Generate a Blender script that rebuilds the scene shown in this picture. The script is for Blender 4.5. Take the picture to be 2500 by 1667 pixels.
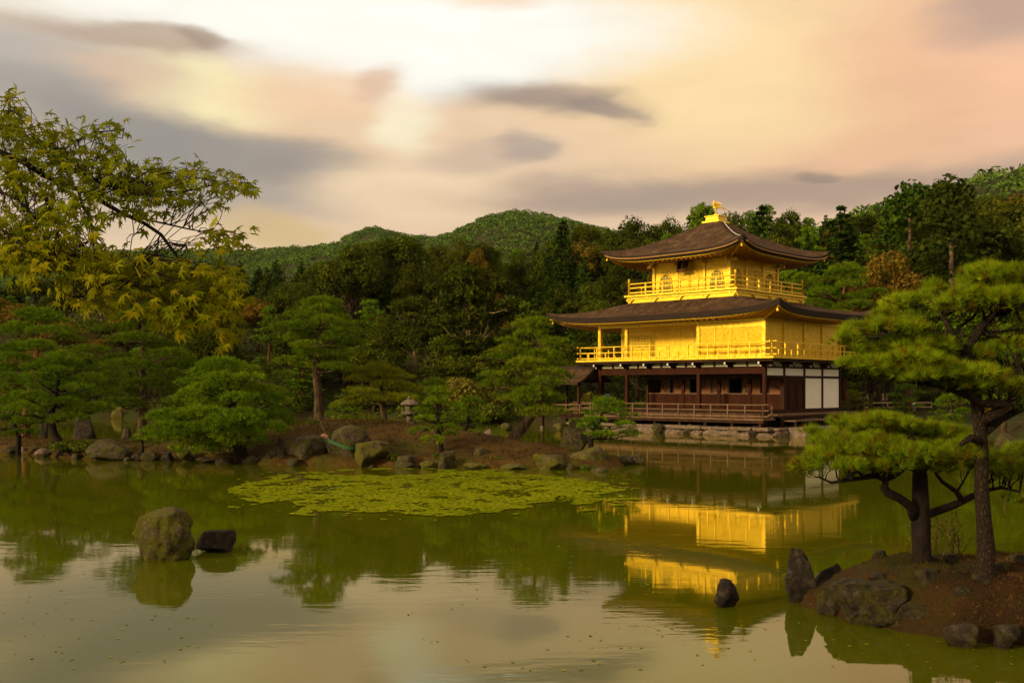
import bpy, bmesh, math, random
import numpy as np
from mathutils import Vector, Matrix, noise as mnoise

for _o in list(bpy.data.objects):
    bpy.data.objects.remove(_o)
scene = bpy.context.scene
C = scene.collection
R = math.radians

# ------------------------------------------------------------------ camera, sky, sun, exposure
F, CX, HY, CH = 2430.0, 1250.0, 945.0, 2.7      # focal length and horizon in photo pixels, eye height over the pond
cam_d = bpy.data.cameras.new('camera'); cam = bpy.data.objects.new('camera', cam_d); C.objects.link(cam)
cam.location = (0, 0, CH); cam.rotation_euler = (R(90), 0, 0)
cam_d.sensor_width = 36.0; cam_d.lens = 36.0 * F / 2500.0
cam_d.shift_y = (HY - 833.5) / 2500.0
cam_d.clip_start = 0.1; cam_d.clip_end = 6000
scene.camera = cam

SUN_EL, SUN_AZ = R(17), math.atan2(-0.84, -0.54)     # azimuth as atan2(x, y) of the direction towards the sun
world = bpy.data.worlds.new('World'); scene.world = world; world.use_nodes = True
nt = world.node_tree; nt.nodes.clear()
def N(t, **kw):
    n = nt.nodes.new(t)
    for k, v in kw.items(): setattr(n, k, v)
    return n
def srgb(r, g, b):
    f = lambda c: (c/255/12.92 if c/255 <= 0.04045 else ((c/255+0.055)/1.055)**2.4)
    return (f(r), f(g), f(b), 1.0)
L = nt.links.new
tc = N('ShaderNodeTexCoord')
sep = N('ShaderNodeSeparateXYZ'); L(tc.outputs['Generated'], sep.inputs[0])
az = N('ShaderNodeMath', operation='ARCTAN2'); L(sep.outputs[0], az.inputs[0]); L(sep.outputs[1], az.inputs[1])
el = N('ShaderNodeMath', operation='ARCSINE'); L(sep.outputs[2], el.inputs[0])
pos = N('ShaderNodeCombineXYZ'); L(az.outputs[0], pos.inputs[0]); L(el.outputs[0], pos.inputs[1])
flat = N('ShaderNodeVectorMath', operation='MULTIPLY'); L(tc.outputs['Generated'], flat.inputs[0]); flat.inputs[1].default_value = (1, 1, 3.2)
warpn = N('ShaderNodeTexNoise'); L(flat.outputs[0], warpn.inputs['Vector']); warpn.inputs['Scale'].default_value = 3.4; warpn.inputs['Detail'].default_value = 5.0; warpn.inputs['Roughness'].default_value = .5
wsub = N('ShaderNodeVectorMath', operation='SUBTRACT'); L(warpn.outputs['Color'], wsub.inputs[0]); wsub.inputs[1].default_value = (0.5, 0.5, 0.5)
wmul = N('ShaderNodeVectorMath', operation='MULTIPLY'); L(wsub.outputs[0], wmul.inputs[0]); wmul.inputs[1].default_value = (0.22, 0.09, 0)
wpos = N('ShaderNodeVectorMath', operation='ADD'); L(pos.outputs[0], wpos.inputs[0]); L(wmul.outputs[0], wpos.inputs[1])
# general cloud deck over the whole dome
cn = N('ShaderNodeTexNoise'); L(flat.outputs[0], cn.inputs['Vector']); cn.inputs['Scale'].default_value = 2.1; cn.inputs['Detail'].default_value = 5.0; cn.inputs['Roughness'].default_value = 0.5
ramp = N('ShaderNodeValToRGB'); L(cn.outputs['Fac'], ramp.inputs[0])
e = ramp.color_ramp.elements
e[0].position = 0.32; e[0].color = srgb(172, 158, 146)
e[1].position = 0.72; e[1].color = srgb(255, 236, 200)
m_ = e.new(0.5); m_.color = srgb(236, 206, 174)
sky = N('ShaderNodeTexSky', sky_type='NISHITA'); sky.sun_disc = False; sky.sun_elevation = SUN_EL; sky.sun_rotation = SUN_AZ
sks = N('ShaderNodeMix', data_type='RGBA'); sks.blend_type = 'MULTIPLY'; sks.inputs[0].default_value = 1.0
L(sky.outputs[0], sks.inputs[6]); sks.inputs[7].default_value = (1.0, 1.0, 1.0, 1)
cl = N('ShaderNodeMix', data_type='RGBA'); cl.inputs[0].default_value = 0.95          # 95 % cloud cover in front of the blue
skg = N('ShaderNodeVectorMath', operation='SCALE'); L(sks.outputs[2], skg.inputs[0]); skg.inputs['Scale'].default_value = 1.0
L(skg.outputs[0], cl.inputs[6])
col = ramp.outputs['Color']
def D2(x, y):                               # photo position (at 2352 wide) of a cloud -> azimuth, elevation
    px, py = x/0.9408, y/0.9408
    a = math.atan((px-CX)/F); return a, math.atan((HY-py)/F*math.cos(a))
def cloud(x, y, hw, hh, rgb, k=1.0, rot=0.0, soft=1.0):
    global col
    a, b = D2(x, y)
    mp = N('ShaderNodeMapping', vector_type='TEXTURE'); L(wpos.outputs[0], mp.inputs['Vector'])
    mp.inputs['Location'].default_value = (a, b, 0); mp.inputs['Rotation'].default_value = (0, 0, R(rot))
    mp.inputs['Scale'].default_value = (hw/0.9408/F, hh/0.9408/F, 1)
    ln = N('ShaderNodeVectorMath', operation='LENGTH'); L(mp.outputs[0], ln.inputs[0])
    mr = N('ShaderNodeMapRange', interpolation_type='SMOOTHERSTEP'); L(ln.outputs['Value'], mr.inputs['Value'])
    mr.inputs['From Min'].default_value = .80+.55*soft; mr.inputs['From Max'].default_value = .80-.65*soft
    mr.inputs['To Min'].default_value = 0.0; mr.inputs['To Max'].default_value = k
    mx = N('ShaderNodeMix', data_type='RGBA'); L(mr.outputs[0], mx.inputs[0]); L(col, mx.inputs[6]); mx.inputs[7].default_value = srgb(*rgb)
    col = mx.outputs[2]
CLOUDS = [          # x, y, half width, half height, colour, cover, tilt, edge softness
    (1200, 330, 2100, 640, (240, 206, 168), .85),
    (2000, 220, 640, 280, (242, 190, 148), .9), (1600, 170, 380, 230, (255, 225, 168), .9), (2330, 210, 140, 210, (252, 198, 160), .7), (2340, 20, 190, 90, (188, 158, 142), .85),
    (640, 40, 900, 135, (255, 252, 240), 1.0, -3, .85), (1150, 75, 480, 140, (255, 253, 242), 1.0, 0, .85), (1060, 185, 200, 65, (255, 254, 244), .9),
    (1150, -5, 190, 26, (248, 212, 178), .7), (450, 195, 280, 75, (255, 240, 186), .97, -6, .8),
    (10, 140, 380, 120, (188, 180, 170), .92), (260, 175, 180, 60, (226, 192, 160), .7), (330, 95, 290, 30, (186, 162, 140), .8, -2, .75), (465, 102, 80, 24, (164, 142, 122), .7, 0, .8),
    (760, 220, 270, 55, (246, 208, 168), .75), (930, 195, 75, 36, (222, 182, 150), .75),
    (300, 400, 520, 120, (166, 158, 148), .92), (430, 318, 600, 72, (156, 150, 143), .97, -8, .8), (760, 375, 280, 62, (164, 152, 141), .88, -5, .95), (640, 450, 320, 60, (182, 168, 154), .8),
    (1000, 285, 80, 75, (255, 241, 206), .95), (1010, 430, 250, 95, (253, 222, 182), .95), (1130, 372, 160, 38, (206, 180, 157), .75), (1210, 360, 66, 32, (180, 162, 148), .75, 0, .85),
    (1270, 245, 210, 50, (164, 144, 130), .9, -8, 1.0), (1385, 265, 90, 24, (150, 134, 124), .65, -8, .8),
    (1850, 432, 860, 58, (174, 150, 132), .88), (1450, 440, 260, 48, (178, 156, 140), .8), (1925, 388, 80, 17, (146, 128, 116), .7, 0, .9), (650, 548, 150, 66, (216, 186, 130), .8),
]
for c_ in CLOUDS: cloud(*c_)
L(col, cl.inputs[7])
bg = N('ShaderNodeBackground'); zen = N('ShaderNodeMath', operation='MULTIPLY_ADD', use_clamp=False); zc = N('ShaderNodeMath', operation='MAXIMUM'); L(sep.outputs[2], zc.inputs[0]); zc.inputs[1].default_value = 0.0
L(zc.outputs[0], zen.inputs[0]); zen.inputs[1].default_value = .55; zen.inputs[2].default_value = .86          # overcast: brighter towards the zenith
wisp = N('ShaderNodeTexNoise'); L(flat.outputs[0], wisp.inputs['Vector']); wisp.inputs['Scale'].default_value = 9.0; wisp.inputs['Detail'].default_value = 7.0; wisp.inputs['Roughness'].default_value = .6; wisp.inputs['Distortion'].default_value = .6
wr = N('ShaderNodeMapRange'); L(wisp.outputs['Fac'], wr.inputs['Value']); wr.inputs['From Min'].default_value = .3; wr.inputs['From Max'].default_value = .7; wr.inputs['To Min'].default_value = .965; wr.inputs['To Max'].default_value = 1.035
zg = N('ShaderNodeMath', operation='MULTIPLY'); L(zen.outputs[0], zg.inputs[0]); L(wr.outputs[0], zg.inputs[1])
fin = N('ShaderNodeVectorMath', operation='SCALE'); L(cl.outputs[2], fin.inputs[0]); L(zg.outputs[0], fin.inputs['Scale'])
L(fin.outputs[0], bg.inputs['Color']); bg.inputs['Strength'].default_value = 1.03
# the Nishita sky itself enters at strength 0.06, the clouds at their photographed brightness
skg.inputs['Scale'].default_value = 0.06
wo = N('ShaderNodeOutputWorld'); L(bg.outputs[0], wo.inputs['Surface'])
world.cycles.sampling_method = 'MANUAL'; world.cycles.sample_map_resolution = 512

sun_d = bpy.data.lights.new('sun', 'SUN'); sun = bpy.data.objects.new('sun', sun_d); C.objects.link(sun)
sun_d.energy = 4.5; sun_d.angle = R(9); sun_d.color = (1.0, 0.76, 0.42)
sdir = Vector((math.sin(SUN_AZ)*math.cos(SUN_EL), math.cos(SUN_AZ)*math.cos(SUN_EL), math.sin(SUN_EL)))
sun.rotation_euler = sdir.to_track_quat('Z', 'Y').to_euler(); sun.location = sdir * 300
vs = scene.view_settings
vs.view_transform = 'Standard'; vs.look = 'None'; vs.exposure = 0.0; vs.gamma = 1.0; vs.use_curve_mapping = False
scene.render.engine = 'CYCLES'
cy = scene.cycles
cy.max_bounces = 6; cy.diffuse_bounces = 3; cy.glossy_bounces = 3; cy.transmission_bounces = 2; cy.transparent_max_bounces = 4
cy.caustics_reflective = False; cy.caustics_refractive = False; cy.use_denoising = True

# ------------------------------------------------------------------ helpers
def P(px, py, d):                         # where a point of the photograph lies at distance d
    return Vector(((px-CX)/F*d, d, CH+(HY-py)/F*d))
def DW(py, z=0.0):                        # distance of a point at height z seen at photo row py
    return (CH-z)*F/(py-HY)
def rs(*a): return np.random.RandomState(abs(hash(a)) % (2**31)) if False else np.random.RandomState(int(sum((i+1)*float(x)*7919 for i, x in enumerate(a))) % (2**31))

def tag(o, label=None, cat=None, group=None, kind=None):
    if label: o['label'] = label
    if cat: o['category'] = cat
    if group: o['group'] = group
    if kind: o['kind'] = kind
    return o
def link(o, parent=None):
    C.objects.link(o)
    if parent: o.parent = parent
    return o
def empty(name, loc=(0, 0, 0), rz=0.0):
    o = bpy.data.objects.new(name, None); C.objects.link(o); o.location = loc; o.rotation_euler = (0, 0, rz); o.empty_display_size = 0.2
    return o
def mesh_np(name, V, Fa, mat, parent=None, smooth=False, tint=None, loc=None):
    V = np.ascontiguousarray(V, dtype=np.float32); Fa = np.ascontiguousarray(Fa, dtype=np.int32)
    k = Fa.shape[1]; me = bpy.data.meshes.new(name)
    me.vertices.add(len(V)); me.vertices.foreach_set('co', V.ravel())
    me.loops.add(Fa.size); me.loops.foreach_set('vertex_index', Fa.ravel())
    me.polygons.add(len(Fa)); me.polygons.foreach_set('loop_start', np.arange(0, Fa.size, k, dtype=np.int32))
    if tint is not None:
        a = me.attributes.new('tint', 'FLOAT', 'POINT'); a.data.foreach_set('value', np.ascontiguousarray(tint, dtype=np.float32))
    me.update(calc_edges=True)
    if smooth: me.polygons.foreach_set('use_smooth', np.ones(len(Fa), dtype=bool))
    if mat: me.materials.append(mat)
    o = bpy.data.objects.new(name, me)
    link(o, parent)
    if loc is not None: o.location = loc
    return o

class MB:
    """collects shapes for ONE mesh object"""
    def __init__(s): s.v = []; s.f = []
    def add(s, v, f):
        n = len(s.v); s.v += [tuple(x) for x in v]; s.f += [tuple(i+n for i in q) for q in f]; return s
    def box(s, x0, x1, y0, y1, z0, z1):
        return s.add([(x0,y0,z0),(x1,y0,z0),(x1,y1,z0),(x0,y1,z0),(x0,y0,z1),(x1,y0,z1),(x1,y1,z1),(x0,y1,z1)],
                     [(0,3,2,1),(4,5,6,7),(0,1,5,4),(1,2,6,5),(2,3,7,6),(3,0,4,7)])
    def bar(s, a, b, w, h):
        a = Vector(a); b = Vector(b); d = (b-a).normalized(); up = Vector((0,0,1)) if abs(d.z) < .95 else Vector((0,1,0))
        x = d.cross(up).normalized()*w/2; y = x.cross(d).normalized()*h/2
        v = [p+i*x+j*y for p in (a, b) for i, j in ((-1,-1),(1,-1),(1,1),(-1,1))]
        return s.add(v, [(0,1,2,3),(7,6,5,4),(0,4,5,1),(1,5,6,2),(2,6,7,3),(3,7,4,0)])
    def tube(s, pts, rad, n=8, cap=True):
        pts = [Vector(p) for p in pts]
        if not hasattr(rad, '__len__'): rad = [rad]*len(pts)
        v = []; f = []; prev = None
        for i, p in enumerate(pts):
            d = (pts[min(i+1, len(pts)-1)]-pts[max(i-1, 0)])
            d = d.normalized() if d.length > 1e-9 else Vector((0,0,1))
            if prev is None:
                ref = Vector((1,0,0)) if abs(d.x) < .8 else Vector((0,1,0)); x = d.cross(ref).normalized()
            else:
                x = (prev - d*prev.dot(d)); x = x.normalized() if x.length > 1e-6 else d.orthogonal().normalized()
            prev = x; y = d.cross(x)
            for k in range(n):
                t = 2*math.pi*k/n; v.append(p+(x*math.cos(t)+y*math.sin(t))*rad[i])
        for i in range(len(pts)-1):
            for k in range(n):
                a = i*n+k; b = i*n+(k+1) % n; f.append((a, b, b+n, a+n))
        if cap: f += [tuple(range(n-1, -1, -1)), tuple((len(pts)-1)*n+k for k in range(n))]
        return s.add(v, f)
    def lathe(s, prof, n=12, c=(0,0,0), sq=0.0):
        v = []; f = []
        for r, z in prof:
            for k in range(n):
                t = 2*math.pi*(k+.5)/n; v.append((c[0]+r*math.cos(t), c[1]+r*math.sin(t), c[2]+z))
        for i in range(len(prof)-1):
            for k in range(n):
                a = i*n+k; b = i*n+(k+1) % n; f.append((a, b, b+n, a+n))
        f += [tuple(range(n-1, -1, -1)), tuple((len(prof)-1)*n+k for k in range(n))]
        return s.add(v, f)
    def build(s, name, mat, parent=None, smooth=False, loc=None):
        me = bpy.data.meshes.new(name); me.from_pydata([tuple(x) for x in s.v], [], s.f); me.update()
        if smooth:
            for p in me.polygons: p.use_smooth = True
        if mat: me.materials.append(mat)
        o = bpy.data.objects.new(name, me); link(o, parent)
        if loc is not None: o.location = loc
        return o
def box(name, mat, parent, *b): return MB().box(*b).build(name, mat, parent)

# ------------------------------------------------------------------ materials
def mat_base(name):
    m = bpy.data.materials.new(name); m.use_nodes = True; t = m.node_tree; p = t.nodes['Principled BSDF']
    return m, t, p
def ramp_node(t, stops):
    r = t.nodes.new('ShaderNodeValToRGB'); el_ = r.color_ramp.elements
    el_[0].position = stops[0][0]; el_[0].color = (*stops[0][1], 1); el_[1].position = stops[-1][0]; el_[1].color = (*stops[-1][1], 1)
    for q, c in stops[1:-1]: x = el_.new(q); x.color = (*c, 1)
    return r
def noise_node(t, scale, detail=4, rough=.55, vec=None, stretch=None, coord='Object'):
    n = t.nodes.new('ShaderNodeTexNoise'); n.inputs['Scale'].default_value = scale; n.inputs['Detail'].default_value = detail; n.inputs['Roughness'].default_value = rough
    c = t.nodes.new('ShaderNodeTexCoord'); src = c.outputs[coord]
    if stretch:
        mp = t.nodes.new('ShaderNodeMapping'); mp.inputs['Scale'].default_value = stretch; t.links.new(src, mp.inputs['Vector']); src = mp.outputs[0]
    t.links.new(src, n.inputs['Vector'])
    return n
def mat(name, stops, scale=3.0, rough=.7, metal=0.0, bump=0.0, bscale=None, stretch=None, spec=.3, bdist=.02, coat=0.0):
    """noise-ramped Principled surface"""
    m, t, p = mat_base(name)
    if len(stops) == 3 and not hasattr(stops[0], '__len__'): stops = [(0.3, tuple(c*.85 for c in stops)), (0.7, tuple(c*1.12 for c in stops))]
    n = noise_node(t, scale, stretch=stretch); r = ramp_node(t, stops)
    t.links.new(n.outputs['Fac'], r.inputs[0]); t.links.new(r.outputs[0], p.inputs['Base Color'])
    p.inputs['Roughness'].default_value = rough; p.inputs['Metallic'].default_value = metal; p.inputs['Specular IOR Level'].default_value = spec
    if bump:
        b = t.nodes.new('ShaderNodeBump'); b.inputs['Strength'].default_value = bump; b.inputs['Distance'].default_value = bdist
        n2 = noise_node(t, bscale or scale*4, 5, .6, stretch=stretch); t.links.new(n2.outputs['Fac'], b.inputs['Height']); t.links.new(b.outputs[0], p.inputs['Normal'])
    return m
def fol_mat(name, dark, mid, light, trans=.25, rnd=.25, rough=.7, spec=.03):
    """leaves: colour by each leaf's own tint, plus a small change from tree to tree; light passes through"""
    m, t, p = mat_base(name)
    a = t.nodes.new('ShaderNodeAttribute'); a.attribute_name = 'tint'
    r = ramp_node(t, [(0, dark), (.55, mid), (1, light)]); t.links.new(a.outputs['Fac'], r.inputs[0])
    oi = t.nodes.new('ShaderNodeObjectInfo'); hs = t.nodes.new('ShaderNodeHueSaturation')
    mr = t.nodes.new('ShaderNodeMapRange'); mr.inputs['To Min'].default_value = 1-rnd; mr.inputs['To Max'].default_value = 1+rnd
    t.links.new(oi.outputs['Random'], mr.inputs['Value']); t.links.new(mr.outputs[0], hs.inputs['Value'])
    mh = t.nodes.new('ShaderNodeMapRange'); mh.inputs['To Min'].default_value = .5-.06*rnd; mh.inputs['To Max'].default_value = .5+.05*rnd
    mm = t.nodes.new('ShaderNodeMath'); mm.operation = 'FRACT'; ml = t.nodes.new('ShaderNodeMath'); ml.operation = 'MULTIPLY'; ml.inputs[1].default_value = 7.31
    t.links.new(oi.outputs['Random'], ml.inputs[0]); t.links.new(ml.outputs[0], mm.inputs[0]); t.links.new(mm.outputs[0], mh.inputs['Value']); t.links.new(mh.outputs[0], hs.inputs['Hue'])
    t.links.new(r.outputs[0], hs.inputs['Color']); t.links.new(hs.outputs[0], p.inputs['Base Color'])
    p.inputs['Roughness'].default_value = rough; p.inputs['Specular IOR Level'].default_value = spec
    tr = t.nodes.new('ShaderNodeBsdfTranslucent'); t.links.new(hs.outputs[0], tr.inputs['Color'])
    mx = t.nodes.new('ShaderNodeMixShader'); mx.inputs[0].default_value = trans
    t.links.new(p.outputs[0], mx.inputs[1]); t.links.new(tr.outputs[0], mx.inputs[2]); t.links.new(mx.outputs[0], t.nodes['Material Output'].inputs['Surface'])
    return m
M = {}
def gold(name, base, metal=.45, rough=.42, lines=None):
    m = mat(name, [(.25, tuple(c*.87 for c in base)), (.75, base)], 2.2, rough, metal, .12, 9, spec=.5)
    # gold is laid in small square sheets: each takes the light a little differently
    t = m.node_tree; p = t.nodes['Principled BSDF']; r = [x for x in t.nodes if x.type == 'VALTORGB'][0]; c = t.nodes.new('ShaderNodeTexCoord'); v = t.nodes.new('ShaderNodeTexVoronoi'); v.distance = 'CHEBYCHEV'; v.inputs['Scale'].default_value = 8.5; v.inputs['Randomness'].default_value = .25
    t.links.new(c.outputs['Object'], v.inputs['Vector']); sp = t.nodes.new('ShaderNodeSeparateXYZ'); t.links.new(v.outputs['Color'], sp.inputs[0]); mr = t.nodes.new('ShaderNodeMapRange'); mr.inputs['To Min'].default_value = .86; mr.inputs['To Max'].default_value = 1.05; t.links.new(sp.outputs[0], mr.inputs['Value'])
    sc = t.nodes.new('ShaderNodeVectorMath'); sc.operation = 'SCALE'; t.links.new(r.outputs[0], sc.inputs[0]); t.links.new(mr.outputs[0], sc.inputs['Scale']); t.links.new(sc.outputs[0], p.inputs['Base Color'])
    mq = t.nodes.new('ShaderNodeMapRange'); mq.inputs['To Min'].default_value = rough-.08; mq.inputs['To Max'].default_value = rough+.14; t.links.new(sp.outputs[1], mq.inputs['Value']); t.links.new(mq.outputs[0], p.inputs['Roughness'])
    if lines:
        t = m.node_tree; p = t.nodes['Principled BSDF']; w = t.nodes.new('ShaderNodeTexWave'); w.wave_type = 'BANDS'; w.bands_direction = 'Z'; w.wave_profile = 'SAW'
        w.inputs['Scale'].default_value = lines; w.inputs['Distortion'].default_value = .15
        c = t.nodes.new('ShaderNodeTexCoord'); t.links.new(c.outputs['Object'], w.inputs['Vector'])
        b = t.nodes.new('ShaderNodeBump'); b.inputs['Strength'].default_value = .55; b.inputs['Distance'].default_value = .03
        t.links.new(w.outputs['Fac'], b.inputs['Height']); t.links.new(b.outputs[0], p.inputs['Normal'])
    return m
GB = (.90, .585, .012)
M['gold'] = gold('gold_leaf', GB)
M['gold_board'] = gold('gold_leaf_boards', GB, lines=2.6)
M['gold_soffit'] = gold('shaded_eaves_gold', (.42, .20, .008), .3, .5)  # deeper copy of the gold: shade under the eaves put into its colour
M['gold_trim'] = gold('gold_leaf_trim', (.88, .58, .02), .5, .35)
M['wood'] = mat('dark_timber', [(.25, (.016, .007, .003)), (.75, (.045, .018, .007))], 3, .65, bump=.25, bscale=10, stretch=(1, 1, .15), spec=.08)
M['wood_red'] = mat('red_brown_timber', [(.25, (.022, .006, .003)), (.75, (.05, .014, .005))], 2.5, .65, bump=.2, bscale=10, stretch=(1, 1, .2), spec=.06)
M['deck'] = mat('weathered_deck_timber', [(.25, (.07, .035, .015)), (.75, (.17, .09, .04))], 3, .7, bump=.3, bscale=9, stretch=(.3, 1, 1))
M['plaster'] = mat('white_plaster', [(.3, (.80, .76, .64)), (.7, (.86, .82, .72))], 1.5, .85)
M['frieze'] = mat('cream_plaster', [(.3, (.50, .46, .30)), (.7, (.62, .57, .38))], 1.5, .85)
M['black'] = mat('lacquered_dark_timber', [(.3, (.008, .005, .003)), (.7, (.016, .009, .005))], 2, .5)
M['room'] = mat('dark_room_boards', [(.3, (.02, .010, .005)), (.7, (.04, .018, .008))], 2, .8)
M['painting'] = mat('painted_screen', [(.30, (.06, .018, .004)), (.44, (.21, .07, .012)), (.75, (.29, .11, .022))], 1.9, .6)
M['white_end'] = mat('white_painted_timber_end', (.62, .60, .52), 4, .6)
M['paper'] = mat('window_paper', (.085, .08, .06), 3, .8)
M['gutter'] = mat('bamboo_gutter', (.30, .155, .03), 3, .6)
# shingle roof: fine courses across the slope
def roof_mat():
    m, t, p = mat_base('cypress_bark_shingles')
    n = noise_node(t, 1.6, 6, .65); n2 = noise_node(t, 14, 3, .6, stretch=(1, 1, .6))
    r = ramp_node(t, [(.34, (.022, .012, .007)), (.50, (.062, .036, .020)), (.66, (.15, .094, .052))])
    mx = t.nodes.new('ShaderNodeMath'); mx.operation = 'MULTIPLY_ADD'; mx.inputs[1].default_value = .55
    t.links.new(n2.outputs['Fac'], mx.inputs[0]); ml = t.nodes.new('ShaderNodeMath'); ml.operation = 'MULTIPLY'; ml.inputs[1].default_value = .45
    t.links.new(n.outputs['Fac'], ml.inputs[0]); t.links.new(ml.outputs[0], mx.inputs[2]); t.links.new(mx.outputs[0], r.inputs[0]); t.links.new(r.outputs[0], p.inputs['Base Color'])
    w = t.nodes.new('ShaderNodeTexWave'); w.bands_direction = 'Z'; w.wave_profile = 'SAW'; w.inputs['Scale'].default_value = 6.0; w.inputs['Distortion'].default_value = 1.4; w.inputs['Detail'].default_value = 2
    c = t.nodes.new('ShaderNodeTexCoord'); t.links.new(c.outputs['Object'], w.inputs['Vector'])
    b = t.nodes.new('ShaderNodeBump'); b.inputs['Strength'].default_value = .25; b.inputs['Distance'].default_value = .03; t.links.new(w.outputs['Fac'], b.inputs['Height'])
    b2 = t.nodes.new('ShaderNodeBump'); b2.inputs['Strength'].default_value = .6; b2.inputs['Distance'].default_value = .03; t.links.new(n2.outputs['Fac'], b2.inputs['Height']); t.links.new(b.outputs[0], b2.inputs['Normal'])
    t.links.new(b2.outputs[0], p.inputs['Normal']); p.inputs['Roughness'].default_value = .95; p.inputs['Specular IOR Level'].default_value = .04
    return m
M['roof'] = roof_mat()
M['roof_edge'] = mat('roof_edge_layers', [(.3, (.012, .007, .004)), (.7, (.03, .014, .007))], 4, .8, bump=.4, bscale=30, stretch=(.3, .3, 3))
M['bark'] = mat('pine_bark', [(.3, (.022, .014, .008)), (.5, (.06, .038, .02)), (.72, (.13, .085, .05))], 7, .9, bump=1.0, bscale=14, stretch=(1, 1, .35), bdist=.05, spec=.1)
M['bark_grey'] = mat('grey_pine_bark', [(.3, (.05, .03, .016)), (.5, (.13, .08, .042)), (.72, (.24, .16, .09))], 5, .9, bump=1.0, bscale=11, stretch=(1, 1, .35), bdist=.05, spec=.1)  # paler grey-brown bark, used on the cedar trunks
M['bark_dark'] = mat('backlit_dark_bark', [(.3, (.005, .003, .002)), (.7, (.018, .011, .007))], 9, .85, bump=1.0, bscale=20, stretch=(1, 1, .4), bdist=.03, spec=.15)  # dark bark, lowered further so the shade of backlight is in its colour
M['bark_red'] = mat('red_pine_bark', [(.3, (.06, .022, .010)), (.7, (.19, .075, .03))], 6, .9, bump=.8, bscale=12, stretch=(1, 1, .35), bdist=.04, spec=.1)
M['bark_pale'] = mat('pale_bare_limb_bark', [(.3, (.12, .09, .035)), (.7, (.24, .18, .075))], 3, .9, bump=.5, bscale=8, spec=.1)
def rock_mat(name, a, b, c, moss, lo, hi, top=.15):
    m, t, p = mat_base(name)
    n = noise_node(t, 7.5, 9, .72); r = ramp_node(t, [(.34, a), (.5, b), (.64, c)]); t.links.new(n.outputs['Fac'], r.inputs[0])
    n2 = noise_node(t, 4.2, 9, .72); mm = ramp_node(t, [(lo, (0, 0, 0)), (hi, (1, 1, 1))]); t.links.new(n2.outputs['Fac'], mm.inputs[0])
    n3 = noise_node(t, 60, 4, .7); mr = ramp_node(t, [(.3, tuple(x*.45 for x in moss)), (.7, moss)]); t.links.new(n3.outputs['Fac'], mr.inputs[0])
    x = t.nodes.new('ShaderNodeMix'); x.data_type = 'RGBA'; t.links.new(mm.outputs[0], x.inputs[0]); t.links.new(r.outputs[0], x.inputs[6]); t.links.new(mr.outputs[0], x.inputs[7])
    n4 = noise_node(t, 20, 8, .75); sp = ramp_node(t, [(.36, (.35, .33, .3)), (.46, (1, 1, 1)), (.64, (1, 1, 1)), (.72, (1.5, 1.45, 1.35))]); t.links.new(n4.outputs['Fac'], sp.inputs[0])
    x2 = t.nodes.new('ShaderNodeMix'); x2.data_type = 'RGBA'; x2.blend_type = 'MULTIPLY'; x2.inputs[0].default_value = .9; t.links.new(x.outputs[2], x2.inputs[6]); t.links.new(sp.outputs[0], x2.inputs[7])
    t.links.new(x2.outputs[2], p.inputs['Base Color']); p.inputs['Roughness'].default_value = .88; p.inputs['Specular IOR Level'].default_value = .2
    nb = noise_node(t, 13, 10, .75); b = t.nodes.new('ShaderNodeBump'); b.inputs['Strength'].default_value = 1.0; b.inputs['Distance'].default_value = .09
    t.links.new(nb.outputs['Fac'], b.inputs['Height']); t.links.new(b.outputs[0], p.inputs['Normal'])
    return m
M['rock'] = rock_mat('mossy_grey_rock', (.020, .014, .008), (.058, .041, .025), (.15, .115, .075), (.085, .082, .006), .46, .56)
M['rock_moss'] = rock_mat('green_lichen_rock', (.024, .016, .010), (.072, .050, .029), (.17, .125, .082), (.135, .128, .008), .40, .52)
M['rock_brown'] = rock_mat('dark_brown_islet_rock', (.013, .009, .005), (.036, .025, .015), (.10, .075, .048), (.075, .066, .007), .45, .56)
def plate_bark():
    m, t, p = mat_base('plated_pine_bark'); c = t.nodes.new('ShaderNodeTexCoord'); mp = t.nodes.new('ShaderNodeMapping'); mp.inputs['Scale'].default_value = (30, 30, 12)
    nz = noise_node(t, 6, 4, .6); ad = t.nodes.new('ShaderNodeVectorMath'); ad.operation = 'MULTIPLY_ADD'; ad.inputs[1].default_value = (.12, .12, .12)
    t.links.new(nz.outputs['Color'], ad.inputs[0]); t.links.new(c.outputs['Object'], ad.inputs[2]); t.links.new(ad.outputs[0], mp.inputs['Vector'])
    v = t.nodes.new('ShaderNodeTexVoronoi'); v.feature = 'DISTANCE_TO_EDGE'; v.inputs['Scale'].default_value = 1.0; t.links.new(mp.outputs[0], v.inputs['Vector'])
    n = noise_node(t, 30, 5, .65); r = ramp_node(t, [(.0, (.012, .008, .005)), (.16, (.026, .017, .011)), (.40, (.05, .034, .022)), (.8, (.085, .06, .04))])
    mu = t.nodes.new('ShaderNodeMath'); mu.operation = 'MULTIPLY'; t.links.new(v.outputs['Distance'], mu.inputs[0]); ms = t.nodes.new('ShaderNodeMath'); ms.operation = 'MULTIPLY'; ms.inputs[1].default_value = 2.0; t.links.new(n.outputs['Fac'], ms.inputs[0]); t.links.new(ms.outputs[0], mu.inputs[1])
    t.links.new(mu.outputs[0], r.inputs[0]); t.links.new(r.outputs[0], p.inputs['Base Color']); p.inputs['Roughness'].default_value = .9; p.inputs['Specular IOR Level'].default_value = .1
    b = t.nodes.new('ShaderNodeBump'); b.inputs['Strength'].default_value = 1.0; b.inputs['Distance'].default_value = .035; t.links.new(mu.outputs[0], b.inputs['Height']); t.links.new(b.outputs[0], p.inputs['Normal'])
    return m
M['bark_plate'] = plate_bark()
M['rock_dark'] = rock_mat('dark_wet_rock', (.008, .006, .004), (.028, .02, .013), (.07, .052, .036), (.045, .045, .008), .54, .66)
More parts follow.
